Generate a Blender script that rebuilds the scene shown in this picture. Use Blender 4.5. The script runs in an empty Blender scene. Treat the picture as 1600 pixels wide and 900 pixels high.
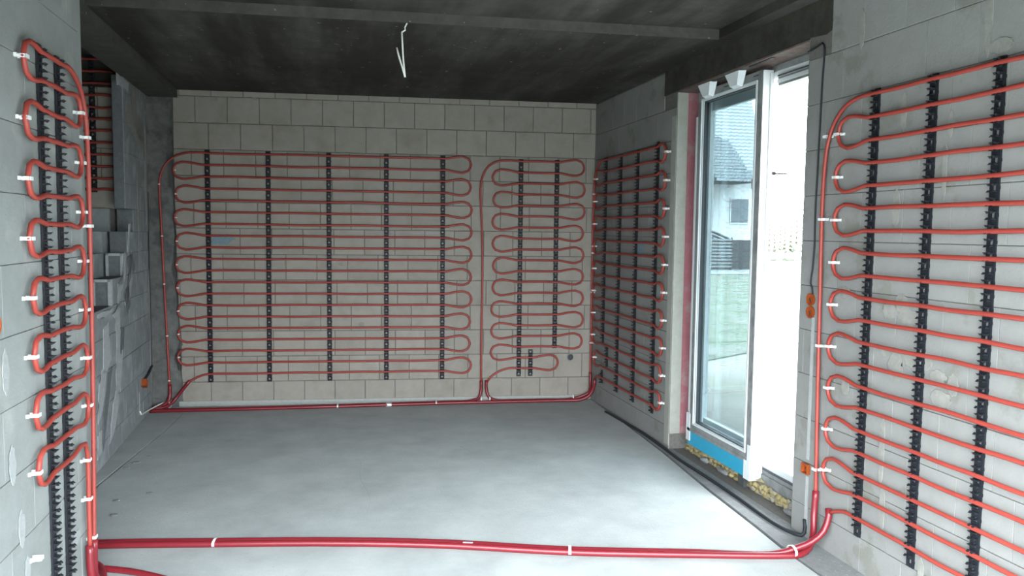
import bpy, bmesh, math, random
from mathutils import Vector, Matrix
random.seed(7)
SC = bpy.context.scene
COL = SC.collection
# ------------------------------------------------------------------ camera
cam_d = bpy.data.cameras.new('camera'); cam = bpy.data.objects.new('camera', cam_d); COL.objects.link(cam)
cam_d.sensor_width = 36; cam_d.lens = 36 * 1215 / 1600; cam_d.clip_end = 500
cx = Vector((0.9730185, -0.2304472, 0.0113589)); cy = Vector((0.0058718, 0.0739475, 0.9972448)); cz = Vector((-0.2306523, -0.9702710, 0.0733054))
cam.matrix_world = Matrix(((cx.x, cy.x, cz.x, 0), (cx.y, cy.y, cz.y, 0), (cx.z, cy.z, cz.z, 1.6), (0, 0, 0, 1)))
SC.camera = cam
# ------------------------------------------------------------------ sky
W = bpy.data.worlds.new('overcast_sky'); SC.world = W; W.use_nodes = True
wn = W.node_tree.nodes; wl = W.node_tree.links
bg = wn['Background']; bg.inputs[1].default_value = 43.0
g = wn.new('ShaderNodeTexCoord'); sx = wn.new('ShaderNodeSeparateXYZ'); rp = wn.new('ShaderNodeValToRGB')
wl.new(g.outputs['Generated'], sx.inputs[0]); wl.new(sx.outputs[2], rp.inputs[0]); wl.new(rp.outputs[0], bg.inputs[0])
rp.color_ramp.elements[0].position = 0.0; rp.color_ramp.elements[0].color = (0.292, 0.318, 0.338, 1)   # overcast sky: zenith three times the horizon
rp.color_ramp.elements[1].position = 1.0; rp.color_ramp.elements[1].color = (0.875, 0.955, 1.015, 1)
# made-up opening: the end beside the camera (y = ROOF_Y) is left open, so daylight comes in there and through the door
# daylight openings as light portals (they only guide sampling of the sky)
def portal(name, loc, rot, w, h):
    l = bpy.data.lights.new(name, 'AREA'); l.shape = 'RECTANGLE'; l.size = w; l.size_y = h; l.cycles.is_portal = True
    o = bpy.data.objects.new(name, l); o.location = loc; o.rotation_euler = rot; COL.objects.link(o)
REAR_Y = -2.0
LX = -3.6
ROOF_Y = 0.9                # the slab ends here: the unseen bay behind the camera is left unroofed for sky light
HEAD_Z = 2.20               # underside of the beams added there to shade the wall tops
portal('portal_open_end', (-0.5, ROOF_Y - 0.05, HEAD_Z / 2 + 0.01), (math.radians(90), 0, 0), 6.4, HEAD_Z)
portal('portal_open_side', (LX, (ROOF_Y + 1.9) / 2, HEAD_Z / 2 + 0.01), (math.radians(90), 0, math.radians(-90)), 1.9 - ROOF_Y, HEAD_Z)
portal('portal_door_opening', (2.72, 4.43, 1.35), (math.radians(90), 0, math.radians(90)), 1.6, 2.5)
# ------------------------------------------------------------------ exposure
vs = SC.view_settings; vs.view_transform = 'Standard'; vs.look = 'None'; vs.gamma = 1; vs.use_curve_mapping = False
vs.exposure = 0.0

# ================================================================== helpers
def mat(name, col, rough=0.8, var=0.0, scale=6.0, bump=0.0, bscale=60.0, spec=0.3, col2=None, c2=(0.5, 0.62), perobj=0.0, metal=0.0, streak=None, speck=None, coat=0.0):
    m = bpy.data.materials.new(name); m.use_nodes = True
    nt = m.node_tree; N = nt.nodes; L = nt.links; b = N['Principled BSDF']
    b.inputs['Roughness'].default_value = rough; b.inputs['Specular IOR Level'].default_value = spec; b.inputs['Metallic'].default_value = metal
    b.inputs['Coat Weight'].default_value = coat
    geo = N.new('ShaderNodeNewGeometry'); pos = geo.outputs['Position']
    base = None
    def rgb(c):
        n = N.new('ShaderNodeRGB'); n.outputs[0].default_value = (*c, 1); return n.outputs[0]
    def mix(f, a, c, mode='MIX'):
        n = N.new('ShaderNodeMix'); n.data_type = 'RGBA'; n.blend_type = mode
        if isinstance(f, float): n.inputs[0].default_value = f
        else: L.new(f, n.inputs[0])
        L.new(a, n.inputs[6]); L.new(c, n.inputs[7]); return n.outputs[2]
    def noise(sc, det=4, rgh=0.6, vec=None):
        n = N.new('ShaderNodeTexNoise'); n.inputs['Scale'].default_value = sc; n.inputs['Detail'].default_value = det; n.inputs['Roughness'].default_value = rgh
        L.new(vec or pos, n.inputs['Vector']); return n.outputs[0]
    def ramp(f, a, c):
        n = N.new('ShaderNodeMapRange'); n.inputs[1].default_value = a; n.inputs[2].default_value = c; L.new(f, n.inputs[0]); return n.outputs[0]
    cur = rgb(col)
    if col2:
        cur = mix(ramp(noise(scale, 6), *c2), cur, rgb(col2))
    if streak:
        mp = N.new('ShaderNodeMapping'); mp.inputs['Scale'].default_value = streak[1]; L.new(pos, mp.inputs[0])
        cur = mix(ramp(noise(1.0, 4, 0.6, mp.outputs[0]), 0.42, 0.7), cur, rgb(streak[0]))
    if var:
        n = ramp(noise(scale * 2.3, 8, 0.65), 0.3, 0.7)
        mm = N.new('ShaderNodeMapRange'); mm.inputs[3].default_value = 1 - var; mm.inputs[4].default_value = 1 + var; L.new(n, mm.inputs[0])
        vm = N.new('ShaderNodeVectorMath'); vm.operation = 'SCALE'; L.new(cur, vm.inputs[0]); L.new(mm.outputs[0], vm.inputs['Scale']); cur = vm.outputs[0]
    if perobj:
        oi = N.new('ShaderNodeObjectInfo'); mm = N.new('ShaderNodeMapRange'); mm.inputs[3].default_value = 1 - perobj; mm.inputs[4].default_value = 1 + perobj
        L.new(oi.outputs['Random'], mm.inputs[0])
        vm = N.new('ShaderNodeVectorMath'); vm.operation = 'SCALE'; L.new(cur, vm.inputs[0]); L.new(mm.outputs[0], vm.inputs['Scale']); cur = vm.outputs[0]
    if speck:
        cur = mix(ramp(noise(speck[1], 2, 0.5), speck[2], speck[2] + 0.06), cur, rgb(speck[0]))
    L.new(cur, b.inputs['Base Color'])
    if bump:
        bn = N.new('ShaderNodeBump'); bn.inputs['Strength'].default_value = bump; bn.inputs['Distance'].default_value = 0.004
        L.new(noise(bscale, 5), bn.inputs['Height']); L.new(bn.outputs[0], b.inputs['Normal'])
    return m

M = {}
M['block'] = mat('calcium_silicate_block', (0.2837, 0.2592, 0.228), 0.9, var=0.07, scale=5, bump=0.35, bscale=90, perobj=0.045, spec=0.15, col2=(0.2515, 0.2294, 0.1954), c2=(0.5, 0.66))
M['block_r'] = mat('calcium_silicate_block_grey', (0.2132, 0.2125, 0.2025), 0.9, var=0.06, scale=4, bump=0.35, bscale=90, perobj=0.035, spec=0.15, col2=(0.1776, 0.1774, 0.1567), c2=(0.58, 0.64))
M['block_l'] = mat('blue_grey_block', (0.2053, 0.2203, 0.2136), 0.9, var=0.08, scale=4, bump=0.35, bscale=90, perobj=0.04, spec=0.15, col2=(0.251, 0.2598, 0.2464), c2=(0.55, 0.66))
M['block_s'] = mat('dusty_block', (0.2025, 0.2175, 0.2213), 0.9, var=0.12, scale=5, bump=0.4, bscale=70, perobj=0.08, spec=0.15, col2=(0.2625, 0.2775, 0.2812), c2=(0.5, 0.62))
M['joint'] = mat('joint_mortar', (0.12, 0.114, 0.105), 0.95, var=0.2, scale=20, bump=0.4, bscale=120)
M['joint_s'] = mat('joint_mortar_dark', (0.112, 0.119, 0.1225), 0.95, var=0.2, scale=20, bump=0.4, bscale=120)
M['mortar'] = mat('grey_mortar', (0.136, 0.136, 0.128), 0.95, var=0.25, scale=6, bump=0.7, bscale=45, col2=(0.088, 0.088, 0.084), c2=(0.48, 0.6))
M['plaster'] = mat('pale_mortar_smear', (0.325, 0.338, 0.338), 0.95, var=0.15, scale=14, bump=0.6, bscale=60)
M['dark_mortar'] = mat('darker_grey_mortar_smear', (0.12, 0.128, 0.132), 0.95, var=0.2, scale=12, bump=0.5, bscale=60)  # darker mortar tone for the row ends and some smears
M['fill'] = mat('filled_chase', (0.338, 0.3445, 0.338), 0.95, var=0.10, scale=10, bump=0.4, bscale=70)
M['smear_l'] = mat('thin_pale_smear', (0.255, 0.272, 0.268), 0.95, var=0.12, scale=14, bump=0.5, bscale=60)
M['stain'] = mat('mortar_stain', (0.222, 0.219, 0.198), 0.95, var=0.15, scale=14, bump=0.3, bscale=80)
M['reveal'] = mat('reveal_render', (0.2852, 0.2852, 0.2542), 0.9, var=0.10, scale=6, bump=0.5, bscale=60)
M['pink'] = mat('pink_primer', (0.27, 0.10, 0.115), 0.85, var=0.12, scale=8, bump=0.2, bscale=60, col2=(0.28, 0.18, 0.175), c2=(0.5, 0.68))
M['pinkbrown'] = mat('pinkish_soffit', (0.11, 0.07425, 0.066), 0.9, var=0.25, scale=7, bump=0.5, bscale=50, col2=(0.11, 0.1045, 0.0935), c2=(0.5, 0.6))
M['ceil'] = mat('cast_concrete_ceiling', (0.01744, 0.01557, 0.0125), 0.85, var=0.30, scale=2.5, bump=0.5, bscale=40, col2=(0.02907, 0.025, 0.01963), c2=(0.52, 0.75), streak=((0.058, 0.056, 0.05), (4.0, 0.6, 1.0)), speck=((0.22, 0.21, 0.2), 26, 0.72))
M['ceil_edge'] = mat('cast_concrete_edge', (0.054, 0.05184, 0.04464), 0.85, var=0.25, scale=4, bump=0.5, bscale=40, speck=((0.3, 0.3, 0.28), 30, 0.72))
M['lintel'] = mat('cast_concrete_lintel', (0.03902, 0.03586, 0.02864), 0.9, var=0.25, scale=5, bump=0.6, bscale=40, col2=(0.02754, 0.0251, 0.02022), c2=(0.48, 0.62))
M['floor'] = mat('concrete_screed', (0.3704, 0.3942, 0.3831), 0.75, var=0.12, scale=1.6, bump=0.8, bscale=70, col2=(0.3307, 0.3542, 0.3438), c2=(0.42, 0.62), speck=((0.30, 0.32, 0.32), 60, 0.66), spec=0.35)
M['floor_edge'] = mat('concrete_edge_strip', (0.1728, 0.18, 0.18), 0.85, var=0.15, scale=5, bump=0.8, bscale=50, speck=((0.25, 0.25, 0.25), 50, 0.64))
M['groove'] = mat('groove_dark_base', (0.06, 0.065, 0.065), 0.9)  # dark base that shows in the floor gaps
M['pipe'] = mat('orange_red_pipe', (0.272, 0.0408, 0.02992), 0.45, var=0.06, scale=10, spec=0.4)
M['sleeve'] = mat('crimson_conduit', (0.1637, 0.01091, 0.01736), 0.35, var=0.06, scale=12, spec=0.5, bump=0.15, bscale=20)
M['black'] = mat('black_plastic', (0.010, 0.012, 0.016), 0.5, spec=0.35)
M['antenna_dark'] = mat('dull_dark_metal', (0.012, 0.012, 0.012), 1.0, spec=0.0)
M['cable'] = mat('black_cable', (0.018, 0.022, 0.026), 0.55)
M['white'] = mat('white_plastic', (0.64, 0.656, 0.64), 0.45, spec=0.4)
M['pvc'] = mat('white_pvc_profile', (0.624, 0.656, 0.664), 0.3, spec=0.5)
M['pvc_grey'] = mat('grey_foil_profile', (0.21, 0.217, 0.217), 0.45, var=0.15, scale=9, col2=(0.154, 0.161, 0.161), c2=(0.5, 0.6))
M['gasket'] = mat('dark_gasket', (0.03, 0.035, 0.04), 0.5)
M['blue'] = mat('blue_film', (0.03, 0.30, 0.46), 0.4, var=0.05, scale=5)
M['foam'] = mat('yellow_mounting_foam', (0.3, 0.249, 0.1211), 0.9, var=0.25, scale=12, bump=0.6, bscale=60, col2=(0.216, 0.2054, 0.1781), c2=(0.5, 0.6))
M['orange'] = mat('orange_box_plastic', (0.2772, 0.05775, 0.01155), 0.45, var=0.1, scale=30)
M['bluepaint'] = mat('blue_spray_mark', (0.15, 0.215, 0.245), 0.9, var=0.25, scale=30)
M['redpaint'] = mat('red_spray_mark', (0.42, 0.10, 0.07), 0.9, var=0.15, scale=40)
M['wire'] = mat('white_wire', (0.72, 0.72, 0.68), 0.4)
M['silver'] = mat('silver_tape', (0.62, 0.66, 0.70), 0.3, metal=0.5)
M['strip'] = mat('pale_edge_strip', (0.336, 0.342, 0.324), 0.85, var=0.1, scale=15)
M['sand'] = mat('sandy_yard', (0.21, 0.1974, 0.1764), 0.95, var=0.12, scale=0.6, bump=0.6, bscale=20, col2=(0.1848, 0.1848, 0.1512), c2=(0.5, 0.6))
M['lawn'] = mat('thin_lawn', (0.0924, 0.1134, 0.0798), 0.95, var=0.2, scale=1.2, bump=0.6, bscale=30, col2=(0.1428, 0.147, 0.126), c2=(0.45, 0.6))
M['soil'] = mat('darkened_rear_soil', (0.04, 0.0375, 0.03), 0.95, var=0.2, scale=1.2, bump=0.6, bscale=20, col2=(0.035, 0.045, 0.025))  # for unseen rear ground, darkened to cut the light it bounces inside
M['tarmac'] = mat('pale_paving', (0.21, 0.225, 0.23), 0.9, var=0.06, scale=2)
M['render'] = mat('white_house_render', (0.5355, 0.5508, 0.5508), 0.9, var=0.03)
M['tile'] = mat('grey_roof_tile', (0.2295, 0.2601, 0.2754), 0.5, var=0.06, scale=2, spec=0.4)
M['brickw'] = mat('grey_plinth', (0.084, 0.084, 0.087), 0.9, var=0.2, scale=8)
M['slate'] = mat('dark_trim', (0.072, 0.078, 0.084), 0.7)
M['conifer'] = mat('conifer_green', (0.13, 0.16, 0.12), 0.9, var=0.3, scale=3)
M['bark'] = mat('bark', (0.12, 0.10, 0.08), 0.9)
M['houseglass'] = mat('house_window_glass', (0.10, 0.12, 0.13), 0.1, spec=0.8)
def glass():
    m = bpy.data.materials.new('tinted_door_glass'); m.use_nodes = True; nt = m.node_tree; N = nt.nodes; L = nt.links
    for n in list(N): N.remove(n)
    o = N.new('ShaderNodeOutputMaterial'); t = N.new('ShaderNodeBsdfTransparent'); gl = N.new('ShaderNodeBsdfGlossy'); mx = N.new('ShaderNodeMixShader'); lw = N.new('ShaderNodeLayerWeight'); lw.inputs[0].default_value = 0.5; fr = N.new('ShaderNodeMath'); fr.operation = 'POWER'; fr.inputs[1].default_value = 3.5; L.new(lw.outputs['Facing'], fr.inputs[0])
    t.inputs[0].default_value = (0.66, 0.70, 0.71, 1); gl.inputs['Roughness'].default_value = 0.02; gl.inputs[0].default_value = (0.8, 0.9, 0.92, 1)
    L.new(fr.outputs[0], mx.inputs[0]); L.new(t.outputs[0], mx.inputs[1]); L.new(gl.outputs[0], mx.inputs[2]); L.new(mx.outputs[0], o.inputs[0]); return m
M['glass'] = glass()

ORD = ['first', 'second', 'third', 'fourth', 'fifth', 'sixth', 'seventh', 'eighth', 'ninth', 'tenth', 'eleventh', 'twelfth', 'thirteenth']
def link(name, me, parent=None, m=None):
    o = bpy.data.objects.new(name, me); COL.objects.link(o)
    if m is not None and me is not None and not me.materials: me.materials.append(m)
    if parent is not None: o.parent = parent
    return o
def tag(o, label, cat, group=None, kind=None):
    if label: o['label'] = label
    if cat: o['category'] = cat
    if group: o['group'] = group
    if kind: o['kind'] = kind
    return o
def empty(name, loc=(0, 0, 0)):
    o = bpy.data.objects.new(name, None); COL.objects.link(o); o.location = loc; o.empty_display_size = 0.1; return o
class MB:
    def __init__(s): s.v = []; s.f = []
    def add(s, vs_, fs): k = len(s.v); s.v += [tuple(p) for p in vs_]; s.f += [tuple(i + k for i in f) for f in fs]; return s
    def box(s, a, b):
        x0, y0, z0 = a; x1, y1, z1 = b
        return s.add([(x0, y0, z0), (x1, y0, z0), (x1, y1, z0), (x0, y1, z0), (x0, y0, z1), (x1, y0, z1), (x1, y1, z1), (x0, y1, z1)],
                     [(0, 3, 2, 1), (4, 5, 6, 7), (0, 1, 5, 4), (1, 2, 6, 5), (2, 3, 7, 6), (3, 0, 4, 7)])
    def prism(s, poly, axis, a, b):   # poly 2D extruded along axis
        n = len(poly); vs_ = []
        for t in (a, b):
            for p in poly:
                vs_.append({'x': (t, p[0], p[1]), 'y': (p[0], t, p[1]), 'z': (p[0], p[1], t)}[axis])
        return s.add(vs_, [tuple(range(n - 1, -1, -1)), tuple(range(n, 2 * n))] + [(i, (i + 1) % n, n + (i + 1) % n, n + i) for i in range(n)])
    def tube(s, pts, r, n=8, caps=True):
        pts = [Vector(p) for p in pts]; m_ = len(pts); vs_ = []; fs = []
        t0 = (pts[1] - pts[0]).normalized(); up = Vector((0, 0, 1)) if abs(t0.z) < 0.9 else Vector((1, 0, 0))
        nrm = t0.cross(up).normalized()
        for i in range(m_):
            t = (pts[min(i + 1, m_ - 1)] - pts[max(i - 1, 0)]).normalized()
            nrm = (nrm - t * nrm.dot(t)).normalized(); b = t.cross(nrm)
            for k in range(n):
                a = 2 * math.pi * k / n; rr = r(i) if callable(r) else r
                vs_.append(pts[i] + (nrm * math.cos(a) + b * math.sin(a)) * rr)
        for i in range(m_ - 1):
            for k in range(n):
                fs.append((i * n + k, i * n + (k + 1) % n, (i + 1) * n + (k + 1) % n, (i + 1) * n + k))
        if caps: fs += [tuple(range(n - 1, -1, -1)), tuple((m_ - 1) * n + k for k in range(n))]
        return s.add(vs_, fs)
    def mesh(s, name, smooth=False):
        me = bpy.data.meshes.new(name); me.from_pydata(s.v, [], s.f)
        bm = bmesh.new(); bm.from_mesh(me); bmesh.ops.recalc_face_normals(bm, faces=bm.faces); bm.to_mesh(me); bm.free()
        if smooth: me.polygons.foreach_set('use_smooth', [True] * len(me.polygons))
        me.update(); return me
    def obj(s, name, m, parent=None, smooth=False): return link(name, s.mesh(name, smooth), parent, M[m])
def smooth_path(P, step=0.03):
    P = [Vector(p) for p in P]; out = [P[0]]
    for i in range(len(P) - 1):
        p0 = P[i - 1] if i else P[0] * 2 - P[1]; p1 = P[i]; p2 = P[i + 1]; p3 = P[i + 2] if i + 2 < len(P) else P[-1] * 2 - P[-2]
        d = (p2 - p1).length; n = max(1, min(10, int(d / step)))
        t01 = math.sqrt((p1 - p0).length + 1e-6); t12 = math.sqrt(d + 1e-6); t23 = math.sqrt((p3 - p2).length + 1e-6)
        m1 = (p2 - p1) + ((p1 - p0) / t01 - (p2 - p0) / (t01 + t12)) * t12
        m2 = (p2 - p1) + ((p3 - p2) / t23 - (p3 - p1) / (t12 + t23)) * t12
        for k in range(1, n + 1):
            t = k / n
            out.append(p1 * (2 * t**3 - 3 * t**2 + 1) + m1 * (t**3 - 2 * t**2 + t) + p2 * (-2 * t**3 + 3 * t**2) + m2 * (t**3 - t**2))
    return out

# wall frames: (u along the wall, h out from its face, z up) -> world
class Frame:
    def __init__(s, o, u, n): s.o = Vector(o); s.u = Vector(u).normalized(); s.n = Vector(n).normalized()
    def p(s, u, z, h=0.0): return s.o + s.u * u + s.n * h + Vector((0, 0, z))
    def mtx(s, u, z, h=0.0):
        P = s.p(u, z, h); r = Matrix((s.u, s.n, Vector((0, 0, 1)))).transposed().to_4x4(); r.translation = P; return r
nb = Vector((-0.0995, -0.9950, 0)); ub = Vector((0.9950, -0.0995, 0))
BACK = Frame((0, 7.225, 0), ub, nb)                       # u ~ x
RIGHT = Frame((2.45, 0, 0), (0, 1, 0), (-1, 0, 0))        # u = y
PART = Frame((-1.03, 0, 0), (0, 1, 0), (1, 0, 0))         # u = y
nl = Vector((1, 0.0275, 0)).normalized(); ul = Vector((-0.0275, 1, 0)).normalized()
LEFT = Frame((-1.3115, 0, 0), ul, nl)                     # u ~ y
WELL = Frame((0, 6.62, 0), (1, 0, 0), (0, -1, 0))
CEIL = 2.79

# ================================================================== blockwork
_bk = {}
def block_mesh(w, h, d, m, ch=0.0035):
    key = (round(w, 3), round(h, 3), d, m)
    if key in _bk: return _bk[key]
    a, b = w / 2, h / 2
    # local axes: x=u, y=out, z=up ; back at y=-d, front at 0
    v = [(-a, -d, -b), (a, -d, -b), (a, -d, b), (-a, -d, b), (-a, -ch, -b), (a, -ch, -b), (a, -ch, b), (-a, -ch, b),
         (-a + ch, 0, -b + ch), (a - ch, 0, -b + ch), (a - ch, 0, b - ch), (-a + ch, 0, b - ch)]
    f = [(0, 1, 5, 4), (1, 2, 6, 5), (2, 3, 7, 6), (3, 0, 4, 7), (4, 5, 9, 8), (5, 6, 10, 9), (6, 7, 11, 10), (7, 4, 8, 11), (8, 9, 10, 11)]
    mb = MB(); mb.add(v, f); me = mb.mesh('block'); me.materials.append(M[m]); _bk[key] = me; return me
def block(parent, fr, u0, u1, z0, z1, m, gap=0.004, d=0.02, proud=None):
    tight = m in ('block_r', 'block_l')
    w = u1 - u0 - (0.0012 if tight else gap); h = z1 - z0 - gap
    if w < 0.02 or h < 0.015: return
    o = link('block', block_mesh(w, h, d, m, 0.0016 if tight else 0.0035)); pr = random.uniform(0, 0.0015 if tight else 0.0025) if proud is None else proud
    o.matrix_world = fr.mtx((u0 + u1) / 2, (z0 + z1) / 2, pr); o.parent = parent
def courses(parent, fr, u0, u1, zs, bw, m, holes=(), off=0.0, gap=0.004, tight=False, u_of_row=None):
    for i in range(len(zs) - 1):
        a, b = zs[i], zs[i + 1]; lo, hi = u0, u1
        if u_of_row: lo, hi = u_of_row(a, b)
        s = off + (bw / 2 if i % 2 else 0) + random.uniform(-0.03, 0.03)
        k = math.floor((lo - s) / bw); edges = [lo]
        while True:
            k += 1; e = s + k * bw
            if e >= hi - 0.03: break
            if e > lo + 0.03: edges.append(e)
        edges.append(hi)
        for j in range(len(edges) - 1):
            segs = [(edges[j], edges[j + 1])]
            for (hu0, hu1, hz0, hz1) in holes:
                if b <= hz0 + 0.02 or a >= hz1 - 0.02: continue
                ns = []
                for (p, q) in segs:
                    if q <= hu0 or p >= hu1: ns.append((p, q)); continue
                    if p < hu0: ns.append((p, hu0))
                    if q > hu1: ns.append((hu1, q))
                segs = ns
            for (p, q) in segs:
                if q - p > 0.02: block(parent, fr, p, q, a, b, m, gap)
def fbox(mb, fr, u0, u1, h0, h1, z0, z1):
    P = [fr.p(u, z, h) for z in (z0, z1) for (u, h) in ((u0, h0), (u1, h0), (u1, h1), (u0, h1))]
    return mb.add(P, [(0, 3, 2, 1), (4, 5, 6, 7), (0, 1, 5, 4), (1, 2, 6, 5), (2, 3, 7, 6), (3, 0, 4, 7)])
def patch(parent, fr, pts, m, name, t=0.004, rough=0.02, h0=0.0, seed=None, sub=4):
    """ragged smear of mortar, raised t off the wall"""
    rnd = random.Random(seed if seed is not None else len(pts) * 31 + int(pts[0][0] * 1000))
    Q = []
    for i in range(len(pts)):
        a = pts[i]; b = pts[(i + 1) % len(pts)]
        for k in range(sub):
            f = k / sub; Q.append((a[0] + (b[0] - a[0]) * f + rnd.uniform(-rough, rough) * (1 if k else 0.5), a[1] + (b[1] - a[1]) * f + rnd.uniform(-rough, rough) * (1 if k else 0.5)))
    n = len(Q)
    bm = bmesh.new(); lo = [bm.verts.new(fr.p(u, z, h0)) for u, z in Q]
    cu = sum(q[0] for q in Q) / n; cz_ = sum(q[1] for q in Q) / n
    hi = [bm.verts.new(fr.p(u + (cu - u) * 0.06, z + (cz_ - z) * 0.06, h0 + t)) for u, z in Q]
    for i in range(n): bm.faces.new((lo[i], lo[(i + 1) % n], hi[(i + 1) % n], hi[i]))
    f = bm.faces.new(hi); bmesh.ops.triangulate(bm, faces=[f]); bmesh.ops.recalc_face_normals(bm, faces=bm.faces)
    me = bpy.data.meshes.new(name); bm.to_mesh(me); bm.free()
    return link(name, me, parent, M[m])

# ------------------------------------------------------------------ floor
GR = [(2.40, 5.29), (2.39, 5.0), (2.30, 4.22), (2.27, 3.72)]
fl = MB().box((LX - 0.2, REAR_Y - 0.2, -0.25), (2.70, 7.75, -0.03)).obj('floor', 'groove'); tag(fl, None, None, kind='structure')
mb = MB(); e = 0.010
mb.prism([(-1.39, REAR_Y - 0.2), (2.25 - e, REAR_Y - 0.2), (2.25 - e, 3.4), (2.275 - e, 3.75), (2.305 - e, 4.3), (2.38 - e, 5.2), (2.42 - e, 6.0), (2.445, 6.97), (-1.20, 7.33), (-1.243, 6.5), (-1.382, 5.18)], 'z', -0.03, 0.0)
scr = mb.obj('screed_slab', 'floor', fl)
mb = MB(); mb.prism([(2.25 + e, REAR_Y - 0.2), (2.69, REAR_Y - 0.2), (2.69, 6.9), (2.446, 6.9), (2.42 + e, 6.0), (2.38 + e, 5.2), (2.305 + e, 4.3), (2.275 + e, 3.75), (2.25 + e, 3.4)], 'z', -0.03, 0.002)
mb.obj('edge_strip', 'floor_edge', fl)
mb = MB(); mb.prism([(LX - 0.2, REAR_Y - 0.2), (-1.39, REAR_Y - 0.2), (-1.39 - 0.012, 5.17), (-1.255, 6.5), (-1.2, 7.33), (-1.2, 7.7), (LX - 0.2, 7.7)], 'z', -0.03, 0.0)
mb.obj('side_strip', 'floor', fl)

# ------------------------------------------------------------------ back wall
wb = MB(); fbox(wb, BACK, -3.2, 2.75, -0.25, -0.005, 0, 3.1)
wall_back = tag(wb.obj('wall_back', 'joint'), None, None, kind='structure')
zb = [0.0] + [0.217 + 0.2295 * k for k in range(12)] + [2.80]
courses(wall_back, BACK, -1.31, 2.462, zb, 0.272, 'block', off=0.07, gap=0.0045)
# grey mortared column in the left corner
patch(wall_back, BACK, [(-1.56, 0.0), (-1.28, 0.0), (-1.27, 0.22), (-1.34, 0.36), (-1.27, 0.55), (-1.30, 1.0), (-1.35, 1.2), (-1.29, 1.5), (-1.33, 1.66), (-1.30, 1.9), (-1.36, 2.0), (-1.37, 2.3), (-1.33, 2.5), (-1.32, 2.79), (-1.56, 2.79)], 'mortar', 'mortar_column', t=0.012, rough=0.014, seed=3, sub=5)
patch(wall_back, BACK, [(-1.0, 1.44), (-0.90, 1.45), (-0.80, 1.50), (-0.83, 1.54), (-0.93, 1.52), (-0.99, 1.53)], 'bluepaint', 'paint_mark', t=0.001, rough=0.012, h0=0.003, seed=5)
for (u, z, a, b) in [(-0.62, 2.73, .02, .015), (-0.96, 2.72, .03, .02), (0.12, 1.28, .02, .015), (0.30, 0.72, .03, .03), (-0.2, 2.5, .015, .01)]:
    patch(wall_back, BACK, [(u - a, z - b), (u + a, z - b * .6), (u + a * .7, z + b), (u - a * .8, z + b * .7)], 'stain', 'chip_mark', t=0.002, rough=0.008, h0=0.0025, seed=int(u * 99) + 500)
mb = MB(); fbox(mb, BACK, -1.30, 2.40, 0.0, 0.012, 0.0, 0.045)
tag(mb.obj('trim_1', 'strip'), None, None, kind='structure')

# ------------------------------------------------------------------ right wall
DY0, DY1, DZ = 3.665, 5.235, 2.615     # door opening
zr = [0.0] + [0.165 + 0.2335 * k for k in range(11)] + [2.78]
wr = MB(); fbox(wr, RIGHT, ROOF_Y, DY0 + 0.004, -0.24, -0.005, 0, 2.90); fbox(wr, RIGHT, DY1, 7.6, -0.24, -0.005, 0, 2.90)
fbox(wr, RIGHT, DY0, DY1, -0.24, -0.03, -0.2, 0.003)
wall_right = tag(wr.obj('wall_right', 'joint'), None, None, kind='structure')
mb = MB(); fbox(mb, RIGHT, ROOF_Y, 0.6, -0.01, 0.0, 0, 2.90); mb.obj('plain_face', 'block_r', wall_right)
courses(wall_right, RIGHT, 0.6, DY0, zr, 0.272, 'block_r', off=0.10, gap=0.003, holes=((3.48, 9, 2.615, 3),))
courses(wall_right, RIGHT, DY1, 6.985, zr, 0.272, 'block_r', off=0.14, gap=0.004, holes=((DY1 - 1, 5.45, 2.615, 3),))
# near jamb blocks (reveal side, facing away from the camera) and lintel
JN = Frame((2.45, DY0, 0), (1, 0, 0), (0, 1, 0))
for i in range(len(zr) - 1):
    if zr[i] < 2.6: block(wall_right, JN, 0.0, 0.24, zr[i], min(zr[i + 1], 2.612), 'block_r', 0.003, d=0.004, proud=0.004)
mb = MB()
prof = [(3.49, 2.615), (3.53, 2.605), (3.66, 2.618), (5.46, 2.612), (5.455, 2.79), (3.47, 2.79), (3.485, 2.72), (3.475, 2.66)]
mb.prism([(p[0], p[1]) for p in prof], 'x', 2.447, 2.69)
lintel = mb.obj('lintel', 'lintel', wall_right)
mb = MB().box((2.452, DY0 + 0.01, 2.603), (2.62, DY1 - 0.005, 2.613)); mb.obj('soffit_render', 'pinkbrown', wall_right)
for (y0, y1, x0, x1) in [(4.05, 4.3, 2.47, 2.49), (4.6, 4.85, 2.48, 2.5)]:
    MB().box((x0, y0, 2.598), (x1, y1, 2.6035)).obj('soffit_slot', 'gasket', wall_right)
MB().box((2.69, 1.0, 3.40), (5.2, 8.2, 3.52)).box((2.69, 1.0, 2.90), (2.80, 8.2, 3.40)).obj('added_sky_screen', 'render', wall_right)  # unseen canopy, added to cut the sky light through the door
# far reveal: pale render then pink primer
mb = MB().box((2.447, DY1 - 0.014, 0.12), (2.53, DY1 + 0.002, 2.60)); mb.obj('reveal_render', 'reveal', wall_right)
mb = MB().box((2.528, DY1 - 0.018, 0.12), (2.69, DY1 + 0.002, 2.60)); mb.obj('pink_reveal', 'pink', wall_right)
mb = MB(); fbox(mb, RIGHT, DY1 - 0.002, DY1 + 0.075, 0.0, 0.006, 0.03, 2.44); mb.obj('corner_render', 'reveal', wall_right)
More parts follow.
